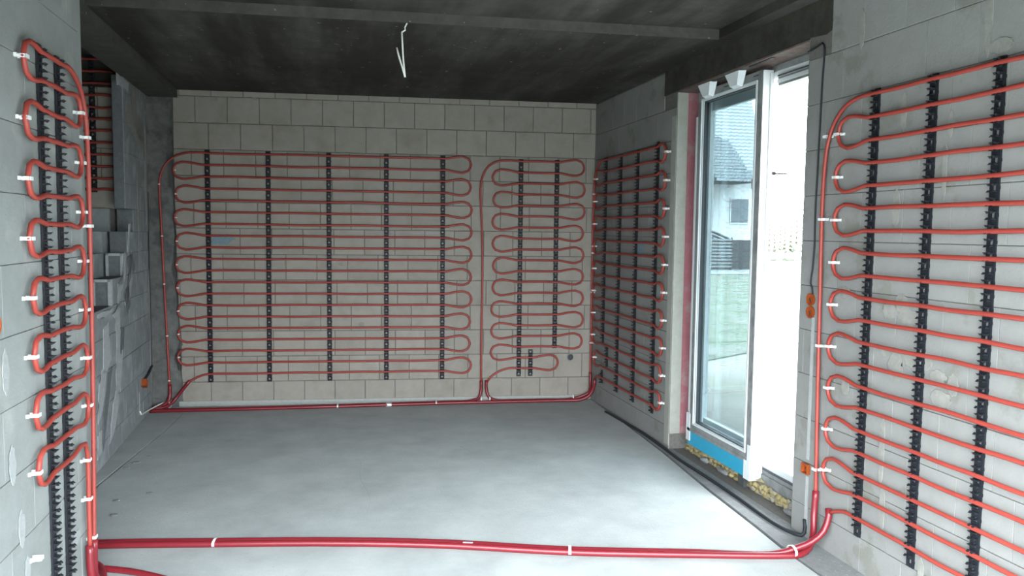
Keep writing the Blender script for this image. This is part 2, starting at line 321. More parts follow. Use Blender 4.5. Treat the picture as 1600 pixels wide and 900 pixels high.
# stains, paint and filled chases
patch(wall_right, RIGHT, [(5.93, 1.43), (5.80, 1.43), (5.78, 1.50), (5.86, 1.53), (5.94, 1.51)], 'bluepaint', 'paint_mark', t=0.001, rough=0.012, h0=0.003, seed=8)
mb = MB(); fbox(mb, RIGHT, 3.528, 3.55, 0.0, 0.0035, 0.42, 1.17); fbox(mb, RIGHT, 3.525, 3.548, 0.0, 0.0035, 0.03, 0.33); mb.obj('filled_chase', 'fill', wall_right)
for k, (y, z, w, h) in enumerate([(2.905, 1.30, .05, .045), (2.86, 1.245, .07, .04), (2.98, 1.26, .05, .04), (2.80, 1.07, .09, .05), (2.93, 1.02, .05, .07), (3.0, 1.08, .03, .03), (2.60, 1.00, .03, .05), (2.68, 1.02, .05, .03), (2.66, .93, .06, .04),
                                   (2.95, 2.14, .02, .09), (2.68, 2.05, .015, .06), (2.97, 1.72, .025, .09), (2.70, 1.86, .015, .12), (2.99, .62, .02, .18), (2.97, 0.36, .02, .12), (2.72, .14, .02, .10), (2.38, .2, .03, .08), (3.25, 2.56, .02, .10), (2.52, 2.42, .02, .15), (2.46, 2.31, .06, .03), (3.3, 1.32, .05, .03), (3.26, .86, .03, .04)]):
    pts = [(y + w * math.cos(a), z + h * math.sin(a)) for a in [i * math.pi / 4 for i in range(8)]]
    patch(wall_right, RIGHT, pts, 'stain', 'mortar_stain', t=0.0006 + k * 0.0001, rough=min(w, h) * 0.12, h0=0.0028, seed=k + 40, sub=3)

# ------------------------------------------------------------------ near left partition
zp = [0.0] + [0.038 + 0.2385 * k for k in range(12)] + [2.86]
wp = MB(); fbox(wp, PART, 1.9, 3.72, -0.12, -0.005, 0, 2.86)
wall_part = tag(wp.obj('wall_partition', 'joint'), None, None, kind='structure')
courses(wall_part, PART, 1.9, 3.722, zp, 0.50, 'block_l', off=0.33, gap=0.0025)
mb = MB(); fbox(mb, PART, 3.72, 3.79, -0.12, -0.008, 0, 2.86); mb.obj('end_render', 'block_l', wall_part)
for k, (y, z, w, h) in enumerate([(2.74, 2.02, .03, .14), (2.70, 1.72, .03, .12), (2.77, 1.35, .02, .09), (2.83, 1.12, .03, .08), (2.86, .80, .03, .07), (2.92, 0.56, .03, .07), (2.96, .40, .025, .05), (3.50, .30, .05, .03), (2.90, .28, .03, .04)]):
    pts = [(y + w * math.cos(a), z + h * math.sin(a)) for a in [i * math.pi / 4 for i in range(8)]]
    patch(wall_part, PART, pts, 'smear_l', 'mortar_smear', t=0.0015, rough=min(w, h) * 0.12, h0=0.0028, seed=k + 90, sub=3)

# ------------------------------------------------------------------ left wall with the stair cut into it
wlft = MB()
TH = 0.12
rows = [(0.0, 1.045, 4.6), (1.045, 1.23, 5.93), (1.23, 1.40, 6.33), (1.40, 1.56, 6.46), (1.56, 1.735, 6.72), (1.735, 2.73, 6.44)]
for (a, b, u0) in rows[:-1]: fbox(wlft, LEFT, u0, 7.6, -TH, -0.005, a, b)
fbox(wlft, LEFT, 6.44, 6.56, -0.075, -0.005, 1.735, 2.73); fbox(wlft, LEFT, 6.56, 6.66, -0.022, -0.005, 1.735, 2.73); fbox(wlft, LEFT, 6.66, 7.6, -0.11, -0.005, 1.735, 2.73)
wall_left = tag(wlft.obj('wall_left', 'joint_s'), None, None, kind='structure')
zl = [0.0, 0.16, 0.39, 0.62, 0.85, 1.045]
courses(wall_left, LEFT, 4.6, 7.33, zl, 0.40, 'block_s', off=0.1, gap=0.002)
for (a, b, u0) in rows[1:5]: courses(wall_left, LEFT, u0, 7.33, [a, b], 0.40, 'block_s', off=a * 3 % 0.4, gap=0.002)
courses(wall_left, LEFT, 6.44, 7.33, [1.735, 1.93, 2.16, 2.39, 2.62, 2.73], 0.40, 'block_s', off=0.22, gap=0.002)
for (a, b, u0) in rows[1:]:          # rough toothed ends of the rows
    mb = MB(); fbox(mb, LEFT, u0 - 0.006, u0 + 0.002, -(TH if b < 2 else 0.075) + 0.004, -0.004, a + 0.006, b - 0.006); mb.obj('row_end', 'dark_mortar', wall_left)
def lp(px, seed, m='plaster', t=0.004): patch(wall_left, LEFT, px, m, 'mortar_smear', t=t, rough=0.015, h0=0.0025, seed=seed, sub=4)
lp([(5.93, .98), (6.12, 1.0), (6.10, 1.18), (6.30, 1.20), (6.33, 1.40), (6.40, 1.40), (6.36, 1.22), (6.2, 1.12), (6.14, 1.0), (6.14, .82), (6.02, .82), (6.0, .95)], 11)
lp([(6.46, 1.40), (6.50, 1.40), (6.60, 1.62), (6.52, 1.62)], 12)
lp([(6.34, 1.00), (6.48, 1.04), (6.62, 1.20), (6.60, 1.42), (6.54, 1.20), (6.44, 1.14), (6.32, 1.10)], 13)
lp([(5.52, .98), (5.92, 1.0), (5.96, 1.03), (5.52, 1.03)], 14)
lp([(5.62, .60), (5.86, .66), (5.80, .94), (5.66, .92)], 15)
lp([(5.96, .36), (6.10, .42), (6.22, .66), (6.16, .86), (6.02, .84), (6.0, .6)], 16)
lp([(5.46, .30), (5.62, .42), (5.72, .62), (5.60, .66), (5.50, .52)], 17)
lp([(5.74, .10), (5.90, .16), (6.06, .34), (6.02, .44), (5.88, .36)], 18)
lp([(5.42, .08), (5.54, .12), (5.56, .26), (5.44, .24)], 19)
lp([(6.24, 2.62), (6.62, 2.64), (6.66, 2.71), (6.24, 2.71)], 20)
lp([(6.72, 2.50), (6.90, 2.34), (7.10, 2.30), (7.14, 2.44), (6.98, 2.46), (6.84, 2.68), (6.72, 2.7)], 21, 'stain')
lp([(6.50, 2.40), (7.2, 2.20), (7.22, 2.32), (6.6, 2.56)], 22, 'stain')
lp([(7.22, 1.6), (7.29, 1.55), (7.31, 2.4), (7.23, 2.45)], 23, 'stain')
lp([(6.86, 1.35), (6.92, 1.32), (6.93, 2.1), (6.87, 2.12)], 24, 'stain')
lp([(6.36, .92), (6.30, 1.10), (6.46, 1.16), (6.52, 1.0)], 25, 'dark_mortar')
lp([(6.55, 1.20), (6.42, 1.35), (6.62, 1.40), (6.72, 1.25)], 26, 'dark_mortar')
lp([(6.12, .66), (6.24, .7), (6.28, .84), (6.16, .86)], 27, 'dark_mortar')
lp([(5.58, .1), (5.7, .3), (5.9, .62), (5.76, .6), (5.6, .36)], 28, 'dark_mortar')
lp([(7.27, .1), (7.31, .1), (7.30, 1.3), (7.26, 1.2)], 30, 'stain')
mb = MB(); fbox(mb, LEFT, 6.76, 6.80, 0.0, 0.003, 0.07, 0.25); mb.obj('filled_chase', 'fill', wall_left)
# mortar lines around the step ends
for (u0, z0, z1) in [(5.93, 1.045, 1.23), (6.33, 1.23, 1.40)]:
    mb = MB(); fbox(mb, LEFT, u0 - 0.012, u0 + 0.02, -0.02, 0.004, z0, z1); fbox(mb, LEFT, u0 - 0.012, u0 + 0.004, -TH, 0.0, z1 - 0.02, z1); fbox(mb, LEFT, u0 - 0.012, u0 + 0.004, -TH, -TH + 0.02, z0, z1); mb.obj('mortar_bead', 'plaster', wall_left)

# stairs rising away from the camera, left of that wall
stairs = empty('staircase', (-2.0, 5.6, 0)); tag(stairs, 'raw block stair flight climbing behind the left wall beside the partition', 'stairs')
bpy.context.view_layer.update()
rz = [(4.80, 0.29, 0.48), (5.06, 0.48, 0.66), (5.30, 0.66, 0.85), (5.56, 0.85, 1.045), (5.90, 1.045, 1.23), (6.10, 1.23, 1.40), (6.34, 1.40, 1.56), (6.58, 1.56, 1.735)]
for (y, a, b) in rz:
    mb = MB().box((-2.58, y, 0.003 if y < 4.9 else a), (-1.475 - 0.0275 * (y - 5.6) - TH - 0.015, 6.60 if y > 6 else y + 0.8, b))
    o = mb.obj('step', 'block_s'); o.parent = stairs; o.matrix_parent_inverse = stairs.matrix_world.inverted()
# stairwell walls
mb = MB(); mb.box((-3.2, 6.626, 0), (-1.635, 6.85, 1.735)).box((-3.2, 6.626, 1.735), (-1.52, 6.66, 2.9)).box((-3.2, 6.66, 1.735), (-1.64, 6.85, 2.9)); ww = tag(mb.obj('wall_stairwell', 'joint'), None, None, kind='structure')
courses(ww, WELL, -2.59, -1.52, [1.735 + 0.2325 * k for k in range(5)], 0.272, 'block', off=0.05)
for (a, b) in ((2.665, 2.9), ):
    mb = MB(); fbox(mb, WELL, -2.59, -1.52, -0.02, 0.004, a, b); mb.obj('concrete_band', 'ceil', ww)
mb = MB().box((-3.2, 2.1, 0), (-2.6, 6.62, 3.1)); tag(mb.obj('wall_stair_side', 'block_s'), None, None, kind='structure')
mb = MB().box((LX - 0.2, 1.9, 0), (-1.15, 2.1, 2.9))  # unseen wall, added to keep side light off the stairs
tag(mb.obj('wall_added_stair_front', 'block_r'), None, None, kind='structure')

# ------------------------------------------------------------------ ceiling
cl = MB()
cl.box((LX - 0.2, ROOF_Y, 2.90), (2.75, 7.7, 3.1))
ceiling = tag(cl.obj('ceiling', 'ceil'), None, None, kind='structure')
def yline(x): return 4.625 - 0.07 * x
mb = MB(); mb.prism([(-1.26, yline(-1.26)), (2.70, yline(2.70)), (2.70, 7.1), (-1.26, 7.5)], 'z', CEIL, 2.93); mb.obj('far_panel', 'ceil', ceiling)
mb = MB(); mb.prism([(-1.26, yline(-1.26) - 0.012), (2.345, yline(2.345) - 0.012), (2.345, yline(2.345)), (-1.26, yline(-1.26))], 'z', CEIL - 0.004, 2.845); mb.obj('panel_edge', 'ceil_edge', ceiling)  # light caught by this face is put into its paler colour
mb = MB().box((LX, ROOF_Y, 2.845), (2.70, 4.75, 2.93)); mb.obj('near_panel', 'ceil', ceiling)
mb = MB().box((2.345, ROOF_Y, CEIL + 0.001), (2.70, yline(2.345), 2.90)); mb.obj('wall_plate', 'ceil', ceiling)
mb = MB().box((LX, ROOF_Y, HEAD_Z), (2.70, ROOF_Y + 0.24, 2.90)); mb.obj('added_edge_beam', 'ceil', ceiling)  # unseen beam, added to keep sky light off the wall tops
mb = MB().box((LX - 0.2, ROOF_Y, HEAD_Z), (LX, 1.9, 2.90)); mb.obj('added_edge_beam', 'ceil', ceiling)  # second added beam, along the open side
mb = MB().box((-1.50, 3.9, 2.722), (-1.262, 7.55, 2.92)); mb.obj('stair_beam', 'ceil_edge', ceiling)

# ================================================================== clamp rails
def rail_body(Lz, w=0.042):
    """ladder of plastic: two side strips, cross bars with holes between them; origin at top, going down"""
    mb = MB(); n = max(2, round(Lz / 0.0516)); p = Lz / n
    s = w * 0.30
    mb.box((-w / 2, 0, -Lz), (-w / 2 + s, 0.007, 0)); mb.box((w / 2 - s, 0, -Lz), (w / 2, 0.007, 0))
    for k in range(n + 1):
        z = -k * p; mb.box((-w / 2 + s, 0.001, max(z - p * 0.30, -Lz)), (w / 2 - s, 0.008, min(z + p * 0.30, 0)))
    for k in range(n):     # side nibs
        z = -(k + 0.5) * p
        mb.box((-w / 2 - 0.002, 0, z - 0.006), (-w / 2, 0.005, z + 0.006)); mb.box((w / 2, 0, z - 0.006), (w / 2 + 0.002, 0.005, z + 0.006))
    return mb.mesh('rail_body')
def clamp_mesh(w=0.030):
    mb = MB()
    for s in (1, -1):      # two hooked prongs that hold the pipe between them
        poly = [(0.006, 0.0115), (0.016, 0.0105), (0.0215, 0.0075), (0.0225, 0.009), (0.030, 0.0165), (0.021, 0.0150), (0.013, 0.0155), (0.006, 0.0195)]
        poly = [(a, s * b) for a, b in poly]
        for x0, x1 in ((-w / 2, -w / 2 + 0.011), (w / 2 - 0.011, w / 2)): mb.prism(poly, 'x', x0, x1)
    me = mb.mesh('clamp'); me.materials.append(M['black']); return me
CLAMP = clamp_mesh(); _rb = {}
def rail(fr, u, ztop, zbot, label, group, zphase, lean=0.0, w=0.042):
    Lz = round(ztop - zbot, 3); key = (Lz, w)
    if key not in _rb: me = rail_body(Lz, w); me.materials.append(M['black']); _rb[key] = me
    t = bpy.data.objects.new('clamp_rail', None); COL.objects.link(t); t.empty_display_size = 0.05
    mw = fr.mtx(u, ztop, 0.003) @ Matrix.Rotation(lean, 4, 'Y'); t.matrix_world = mw
    tag(t, label, 'pipe rail', group)
    b = link('rail_body', _rb[key]); b.parent = t
    z = zphase
    while z > ztop - 0.02: z -= 0.0515
    k = 0
    while z > zbot + 0.015:
        c = link('clamp', CLAMP); c.parent = t; c.location = (0, 0, z - ztop); z -= 0.0515; k += 1
    return t
pitchA = (2.248 - 0.294) / 19; pitchR = (2.244 - 0.272) / 19
ga = 'clamp rails of the wide pipe field on the back wall'
for i, u in enumerate([-1.027, -0.509, 0.016, 0.526, 1.037]):
    rail(BACK, u, 2.278, 0.216, 'black clamp rail on the back wall\'s wide pipe field, %s from the left' % ORD[i], ga, 2.248, lean=(0.004 if i in (1,) else 0.0))
gb = 'clamp rails of the narrow pipe field on the back wall'
rail(BACK, 1.757, 2.262, 0.232, 'long black clamp rail, left one of the narrow back-wall pipe field', gb, 2.240)
rail(BACK, 2.096, 2.262, 0.497, 'black clamp rail, right one of the narrow back-wall pipe field, left of the round hole', gb, 2.240)
rail(BACK, 1.868, 0.488, 0.234, 'short black clamp rail stub low in the narrow back-wall pipe field', gb, 2.240)
gc = 'clamp rails on the far part of the right wall'
for i, (u, zt, zb_) in enumerate([(6.664, 2.268, 0.592), (6.302, 2.262, 0.208), (5.930, 2.262, 0.203), (5.541, 2.285, 0.200)]):
    rail(RIGHT, u, zt, zb_, 'black clamp rail between back corner and sliding door, %s from the corner' % ORD[i], gc, 2.244)
rail(RIGHT, 6.555, 0.578, 0.388, 'short black rail piece below the first rail beside the back right corner', gc, 2.244)
rail(RIGHT, 6.680, 0.335, 0.216, 'lowest tiny black rail piece by the conduits in the back right corner', gc, 2.244)
gd = 'clamp rails on the near part of the right wall'
for i, (u, zt, zb_) in enumerate([(3.124, 2.266, 0.170), (2.777, 2.266, 0.170), (2.447, 2.268, 0.170), (2.115, 2.268, 0.170)]):
    lb = ['black clamp rail nearest to the orange wall boxes, right of the door', 'black clamp rail in the middle of the near right wall\'s pipe field', 'large black clamp rail at the right edge of the photo', 'black clamp rail just outside the right edge of the view'][i]
    rail(RIGHT, u, zt, zb_, lb, gd, 2.244)
ge = 'clamp rails on the near left partition'
rail(PART, 3.222, 2.262, 0.17, 'left one of two black clamp rails on the near left partition', ge, 2.229, lean=0.004, w=0.046)
rail(PART, 3.42, 2.258, 0.17, 'right one of two black clamp rails on the near left partition', ge, 2.229, lean=0.02, w=0.046)
rail(WELL, -1.745, 2.89, 1.86, 'black clamp rail up in the dark stairwell behind the partition', 'clamp rail in the stairwell', 2.865)

# ================================================================== heating pipes
HP = 0.024        # axis height of the pipe above the wall
PR = 0.0098
def bend(ue, d, e, z1, z2, b, rnd):
    """omega shaped U-turn: leaves rail ue in direction d at z1, returns at z2"""
    zm = (z1 + z2) / 2; r = abs(z1 - z2) / 2 + b; sg = 1 if z1 > z2 else -1; e += rnd.uniform(-0.008, 0.008)
    P = [(ue + d * 0.035, z1, 0)]
    if e > 0.16: P.append((ue + d * (e - r) * 0.5, z1 + sg * b * 0.55, 0))
    for a in (90, 50, 0, -50, -90):
        P.append((ue + d * (e - r + r * math.cos(math.radians(a))), zm + sg * r * math.sin(math.radians(a)), 0.0))
    if e > 0.16: P.append((ue + d * (e - r) * 0.5, z2 - sg * b * 0.55, 0))
    P.append((ue + d * 0.035, z2, 0)); return P
def serp(rails, zs, d0, ebL, ebR, seed, b=0.022, sag=0.004, special=None):
    """rails: list of u ascending. zs: heights. d0: direction of the first run (+1 = towards growing u)"""
    rnd = random.Random(seed); P = []; d = d0
    for i, z in enumerate(zs):
        rr = rails if not special or i not in special else special[i][0]
        seq = rr if d > 0 else rr[::-1]
        for j, u in enumerate(seq):
            P.append((u, z, 0.0))
            if j < len(seq) - 1:
                m = (u + seq[j + 1]) / 2; P.append((m, z + rnd.uniform(-sag, sag), rnd.uniform(-.002, .002)))
        if i < len(zs) - 1:
            e = ebR if d > 0 else ebL
            if special and (i, 'e') in special: e = special[(i, 'e')]
            P += bend(seq[-1], d, e, z, zs[i + 1], b, rnd)
        d = -d
    return P
def pipe_obj(fr, P, name, label, group, r=PR, mt='pipe', hp=HP, step=0.03):
    W_ = smooth_path([fr.p(p[0], p[1], hp + p[2]) for p in P], step)
    mb = MB().tube(W_, r, 8); o = mb.obj(name, mt, smooth=True)
    if label: tag(o, label, 'pipe', group)
    return o
def conduit(pts, label, r=0.0145, parent=None, mt='sleeve', group='crimson protective conduits', name='conduit'):
    o = MB().tube(smooth_path(pts, 0.03), r, 10).obj(name, mt, smooth=True)
    tag(o, label, 'conduit', group); return o
gp = 'orange-red wall heating pipe circuits'
# A: wide field on the back wall
zA = [2.248 - pitchA * i for i in range(20)]
lead = [(-1.375, 0.20), (-1.385, 0.5), (-1.40, 1.0), (-1.413, 1.5), (-1.425, 1.9), (-1.422, 2.0), (-1.40, 2.09), (-1.34, 2.18), (-1.24, 2.235), (-1.14, 2.252)]
A = [(u, z, 0) for u, z in lead] + serp([-1.027, -0.509, 0.016, 0.526, 1.037], zA, 1, 0.275, 0.262, 1) + [(-1.10, zA[19] - .012, 0), (-1.18, zA[19] - .05, 0), (-1.235, 0.21, 0)]
pipe_obj(BACK, A, 'heating_pipe', 'orange-red pipe in twenty long rows on five rails across the back wall', gp)
# B: narrow field
zB = [2.240 - (2.240 - 0.312) / 19 * i for i in range(20)]
lead = [(1.401, 0.19), (1.40, 0.6), (1.405, 1.2), (1.398, 1.6), (1.384, 1.85), (1.382, 2.0), (1.40, 2.10), (1.455, 2.19), (1.54, 2.235), (1.65, 2.245)]
spB = {18: ([1.757, 1.868], 0), 19: ([1.757, 1.868], 0), (18, 'e'): 0.255}
B = [(u, z, 0) for u, z in lead] + serp([1.757, 2.096], zB, 1, 0.262, 0.262, 2, special=spB) + [(1.68, zB[19] + .003, 0), (1.57, .285, 0), (1.49, .23, 0), (1.455, .185, 0)]
pipe_obj(BACK, B, 'heating_pipe', 'orange-red pipe in short rows on two rails, right part of the back wall', gp)
# C: far part of the right wall (u = y)
zC = [2.244 - pitchR * i for i in range(20)]
spC = {18: ([6.555, 6.302, 5.930, 5.541][::-1], 0), 19: ([6.68, 6.302, 5.930, 5.541][::-1], 0), (17, 'e'): 0.20}
leadC = [(6.945, 0.24), (6.945, 0.6), (6.95, 1.2), (6.95, 1.7), (6.945, 1.95), (6.92, 2.08), (6.85, 2.19), (6.76, 2.238)]
sC = serp([5.541, 5.930, 6.302, 6.664], zC, -1, 0.19, 0.255, 3, b=0.018, special=spC)
C_ = [(u, z, 0) for u, z in leadC] + sC + [(6.76, .265, 0), (6.82, .235, 0)]
pipe_obj(RIGHT, C_, 'heating_pipe', 'red pipe in rows on the right wall between back corner and sliding door', gp)
# D: near part of the right wall
zD = [2.244 - (2.244 - 0.263) / 19 * i for i in range(20)]
leadD = [(3.428, 0.275), (3.44, 0.6), (3.452, 1.0), (3.465, 1.5), (3.47, 1.75), (3.462, 1.95), (3.445, 2.05), (3.40, 2.145), (3.32, 2.215), (3.22, 2.242)]
D = [(u, z, 0) for u, z in leadD] + serp([2.115, 2.447, 2.777, 3.124], zD, -1, 0.25, 0.25, 4) + [(3.20, .262, 0), (3.28, .235, 0), (3.325, .21, 0)]
pipe_obj(RIGHT, D, 'heating_pipe', 'orange-red pipe in long rows filling the near right wall', gp)
# E: partition
zE = [2.229 - 0.1038 * i for i in range(16)]
leadE = [(3.655, 0.21), (3.68, 0.5), (3.71, 1.0), (3.725, 1.5), (3.73, 1.9), (3.715, 2.05), (3.66, 2.16), (3.57, 2.215), (3.47, 2.235)]
E_ = [(u, z, 0) for u, z in leadE] + serp([3.22, 3.43], zE, -1, 0.20, 0.215, 5, b=0.012) + [(3.52, zE[15] + .012, 0), (3.575, zE[15] + .005, 0), (3.60, zE[15] - .04, 0), (3.605, .52, 0), (3.60, .35, 0), (3.597, .21, 0)]
pipe_obj(PART, E_, 'heating_pipe', 'bright orange-red pipe snaking down the near left partition', gp)
# F: stairwell
rnd = random.Random(9)
zF = [2.865 - 0.0895 * i for i in range(12)]
F_ = serp([-2.35, -2.05, -1.745, -1.60], zF[:12], -1, 0.14, 0.072, 6, b=0.002, sag=0.008)
pipe_obj(WELL, F_, 'heating_pipe', 'dim red pipe rows in the dark stairwell above the steps', gp)

# ------------------------------------------------------------------ crimson conduits
def bp(u, z, h): v = BACK.p(u, z, h); return (v.x, v.y, v.z)
def rp_(y, z, h): return (2.45 - h, y, z)
conduit([bp(-1.374, .205, .024), bp(-1.375, .10, .026), bp(-1.39, .045, .05), bp(-1.43, .022, .085), bp(-1.49, .02, .11)],
        'crimson conduit end standing in the back left corner below the long vertical pipe', 0.017)
conduit([bp(-1.205, .235, .024), bp(-1.27, .15, .026), bp(-1.33, .07, .04), bp(-1.37, .03, .09), bp(-1.42, .02, .14), bp(-1.485, .02, .16)],
        'slanting crimson conduit at the foot of the wide pipe field', 0.015)
conduit([bp(1.402, .20, .024), bp(1.400, .10, .024), bp(1.385, .045, .04), bp(1.30, .018, .065), bp(1.1, .016, .085), bp(0.6, .016, .12), bp(0.0, .016, .155), bp(-0.6, .016, .185), bp(-1.2, .016, .20), bp(-1.48, .016, .205)],
        'crimson conduit running left along the back wall\'s foot from the middle vertical pipe')
conduit([bp(1.450, .20, .024), bp(1.452, .11, .024), bp(1.475, .045, .04), bp(1.54, .018, .065), bp(1.7, .016, .075), bp(2.0, .016, .075), bp(2.20, .018, .085), bp(2.31, .035, .08), (2.405, 6.90, .09), (2.424, 6.935, .17), (2.426, 6.945, .27)],
        'crimson conduit from the narrow field\'s foot to the back right corner')
conduit([rp_(6.80, .225, .03), rp_(6.82, .14, .035), rp_(6.83, .07, .07), rp_(6.85, .03, .14), bp(2.12, .018, .115), bp(1.7, .016, .115), bp(1.2, .016, .125), bp(0.6, .016, .155), bp(0.0, .016, .19), bp(-0.6, .016, .215), bp(-1.2, .016, .23), bp(-1.48, .016, .235)],
        'longest crimson conduit lying on the floor along the whole back wall')
L1 = [(-1.9, 4.22), (-1.13, 4.135), (-0.56, 4.035), (0.0, 3.93), (0.56, 3.785), (1.16, 3.575), (1.75, 3.42), (2.18, 3.32)]
conduit([(x, y, .0155) for x, y in L1] + [(2.27, 3.31, .018), (2.345, 3.345, .035), (2.39, 3.385, .08), (2.415, 3.42, .16), (2.426, 3.428, .29)],
        'front floor conduit that rises straight to the tall pipe beside the door', 0.0165)
conduit([(x, y + 0.036 * (1 if i < 5 else .9), .0155) for i, (x, y) in enumerate(L1)][:-1] + [(2.16, 3.35, .016), (2.27, 3.325, .048), (2.335, 3.315, .075), (2.395, 3.31, .125), (2.425, 3.315, .20), (2.428, 3.322, .235)],
        'front floor conduit that ends low on the near right wall', 0.0165)
conduit([(-1.9, 4.0, .015), (-1.4, 3.97, .015), (-1.1, 3.87, .015), (-0.9, 3.79, .015), (-0.68, 3.64, .015), (-0.35, 3.40, .015), (0.0, 3.1, .015), (0.3, 2.7, .015)],
        'crimson conduit crossing the floor at the bottom left edge', 0.015)
conduit([(-1.006, 3.655, .225), (-1.008, 3.655, .13), (-1.010, 3.665, .07), (-1.012, 3.71, .028), (-1.03, 3.80, .017), (-1.10, 3.91, .0165), (-1.22, 3.98, .016), (-1.5, 4.06, .016), (-1.9, 4.1, .016)],
        'right one of two crimson conduits at the foot of the left partition', 0.0165)
conduit([(-1.006, 3.595, .225), (-1.004, 3.59, .13), (-0.998, 3.595, .07), (-0.990, 3.64, .028), (-0.998, 3.75, .018), (-1.05, 3.86, .03), (-1.15, 3.91, .048), (-1.5, 4.02, .048), (-1.9, 4.06, .048)],
        'left one of two crimson conduits at the foot of the left partition', 0.0165)

# ------------------------------------------------------------------ white clips
def clip_mesh():
    mb = MB().box((-0.010, 0.0, -0.007), (0.010, 0.012, 0.007)).box((-0.010, 0.012, -0.007), (-0.0065, 0.038, 0.007)).box((-0.010, 0.034, -0.007), (0.016, 0.040, 0.007))
    mb.prism([(0.010 + 0.004 * math.cos(a), 0.004 * math.sin(a)) for a in [i * math.pi / 3 for i in range(6)]], 'y', 0.040, 0.043)
    me = mb.mesh('pipe_clip'); me.materials.append(M['white']); return me
def clip_mesh_big():
    # saddle across the pipe with a nail lug on one side
    mb = MB().box((-0.014, 0.0, -0.0065), (-0.0105, 0.035, 0.0065)).box((-0.014, 0.033, -0.0065), (0.014, 0.037, 0.0065)).box((0.0105, 0.0, -0.0065), (0.014, 0.035, 0.0065)).box((0.014, 0.0, -0.0065), (0.026, 0.010, 0.0065))
    mb.prism([(0.021 + 0.0045 * math.cos(a), 0.005 * math.sin(a)) for a in [i * math.pi / 3 for i in range(6)]], 'y', 0.010, 0.018)
    me = mb.mesh('pipe_clip'); me.materials.append(M['white']); return me
CLIP = clip_mesh_big()
def clip(fr, u, z, label, group, flip=1, s=1.0):
    o = link('pipe_clip', CLIP); o.matrix_world = fr.mtx(u, z, 0.0) @ Matrix.Diagonal((flip * s, 1, s, 1)); tag(o, label, 'pipe clip', group)
g1 = 'white clips on the near right wall'
for i in range(9):
    z = (zD[2 * i + 1] + zD[2 * i + 2]) / 2; clip(RIGHT, 3.372, z, 'white clip on the near right wall\'s pipe loops, %s loop from the top' % ORD[i], g1, -1)
for i, (u, z) in enumerate([(3.458, 2.086), (3.469, 1.675), (3.451, 1.036), (3.438, .40)]):
    clip(RIGHT, u, z, 'white clip on the tall vertical pipe beside the door, %s from the top' % ORD[i], g1, -1)
g2 = 'white clips on the left partition'
for i in range(8): clip(PART, 3.022, (zE[2 * i] + zE[2 * i + 1]) / 2, 'white clip on the partition pipe\'s left-hand loops, %s from the top' % ORD[i], g2, -1)
for i in range(7): clip(PART, 3.648, (zE[2 * i + 1] + zE[2 * i + 2]) / 2, 'white clip on the partition pipe\'s right-hand loops, %s from the top' % ORD[i], g2, -1)
for i, (u, z) in enumerate([(3.726, 1.98), (3.727, 1.6)]): clip(PART, u, z, 'white clip on the partition\'s vertical pipe at its outer edge, %s from the top' % ORD[i], g2, -1)
clip(PART, 3.603, 0.60, 'white clip where the lowest partition loop turns down into a straight pipe', g2, -1)
clip(PART, 3.603, 0.43, 'lone white clip on the inner vertical pipe low on the partition', g2, -1)
clip(PART, 3.655, 0.24, 'white clip just above the crimson conduits at the partition foot', g2, -1)
clip(PART, 3.0, 0.42, 'unused white clip nailed to bare partition left of the rails', g2, -1)
g3 = 'white clips on the far right wall'
for i in range(10): clip(RIGHT, 5.350, (zC[2 * i] + zC[2 * i + 1]) / 2, 'white clip on the far right wall\'s loops nearest the door, %s from the top' % ORD[i], g3, -1, 1.15)
for i in range(9): clip(RIGHT, 6.92 if i < 8 else 6.862, (zC[2 * i + 1] + zC[2 * i + 2]) / 2, 'white clip on the loops by the back right corner, %s from the top' % ORD[i], g3, -1)
for i, z in enumerate([1.95, 1.40, 1.03, 0.55]): clip(RIGHT, 6.95, z, 'white clip on the vertical pipe in the back right corner, %s from the top' % ORD[i], g3, -1)
# small nails that hold the loops on the back wall
nm = MB().prism([(0.006 * math.cos(a), 0.006 * math.sin(a)) for a in [i * math.pi / 3 for i in range(6)]], 'y', 0.0, 0.036).box((-0.009, .034, -.004), (0.009, .037, .004)).mesh('pipe_nail'); nm.materials.append(M['wire'])
g4 = 'pale nails holding the back wall pipes'
for i in range(9):
    o = link('pipe_nail', nm); o.matrix_world = BACK.mtx(-1.288, (zA[2 * i + 1] + zA[2 * i + 2]) / 2, 0); tag(o, 'small pale nail inside the wide field\'s left loops, %s from the top' % ORD[i], 'nail', g4)
for i, (u, z) in enumerate([(-1.425, 1.97), (-1.41, 1.52), (-1.40, 1.10), (-1.385, .64), (-1.375, .24)]):
    o = link('pipe_nail', nm); o.matrix_world = BACK.mtx(u, z, 0.002); tag(o, 'pale nail on the long vertical pipe in the back left corner, %s from top' % ORD[i], 'nail', g4)

# ------------------------------------------------------------------ cable ties and tape on the floor conduits
def ring(c, axis, r, label, w=0.010, m='white', name='cable_tie', sy=1.0, sz=1.0, cat='cable tie'):
    ax = Vector(axis).normalized(); up = Vector((0, 0, 1)); sd = ax.cross(up).normalized(); n = 14; vs_ = []; fs = []
    if abs(ax.z) > .9: sd = Vector((1, 0, 0)); up = ax.cross(sd)
    for t, rr in ((-w / 2, r), (w / 2, r), (w / 2, r - 0.003), (-w / 2, r - 0.003)):
        for k in range(n):
            a = 2 * math.pi * k / n; vs_.append(Vector(c) + ax * t + sd * math.cos(a) * rr * sy + up * math.sin(a) * rr * sz)
    for q in range(4):
        for k in range(n): fs.append((q * n + k, q * n + (k + 1) % n, ((q + 1) % 4) * n + (k + 1) % n, ((q + 1) % 4) * n + k))
    o = MB().add(vs_, fs).obj(name, m); tag(o, label, cat, 'ties and tape on the conduits'); return o
ring((-0.56, 4.052, .018), (1, -.18, 0), .038, 'white cable tie round the front floor conduits near the left partition', .012, sz=.5)
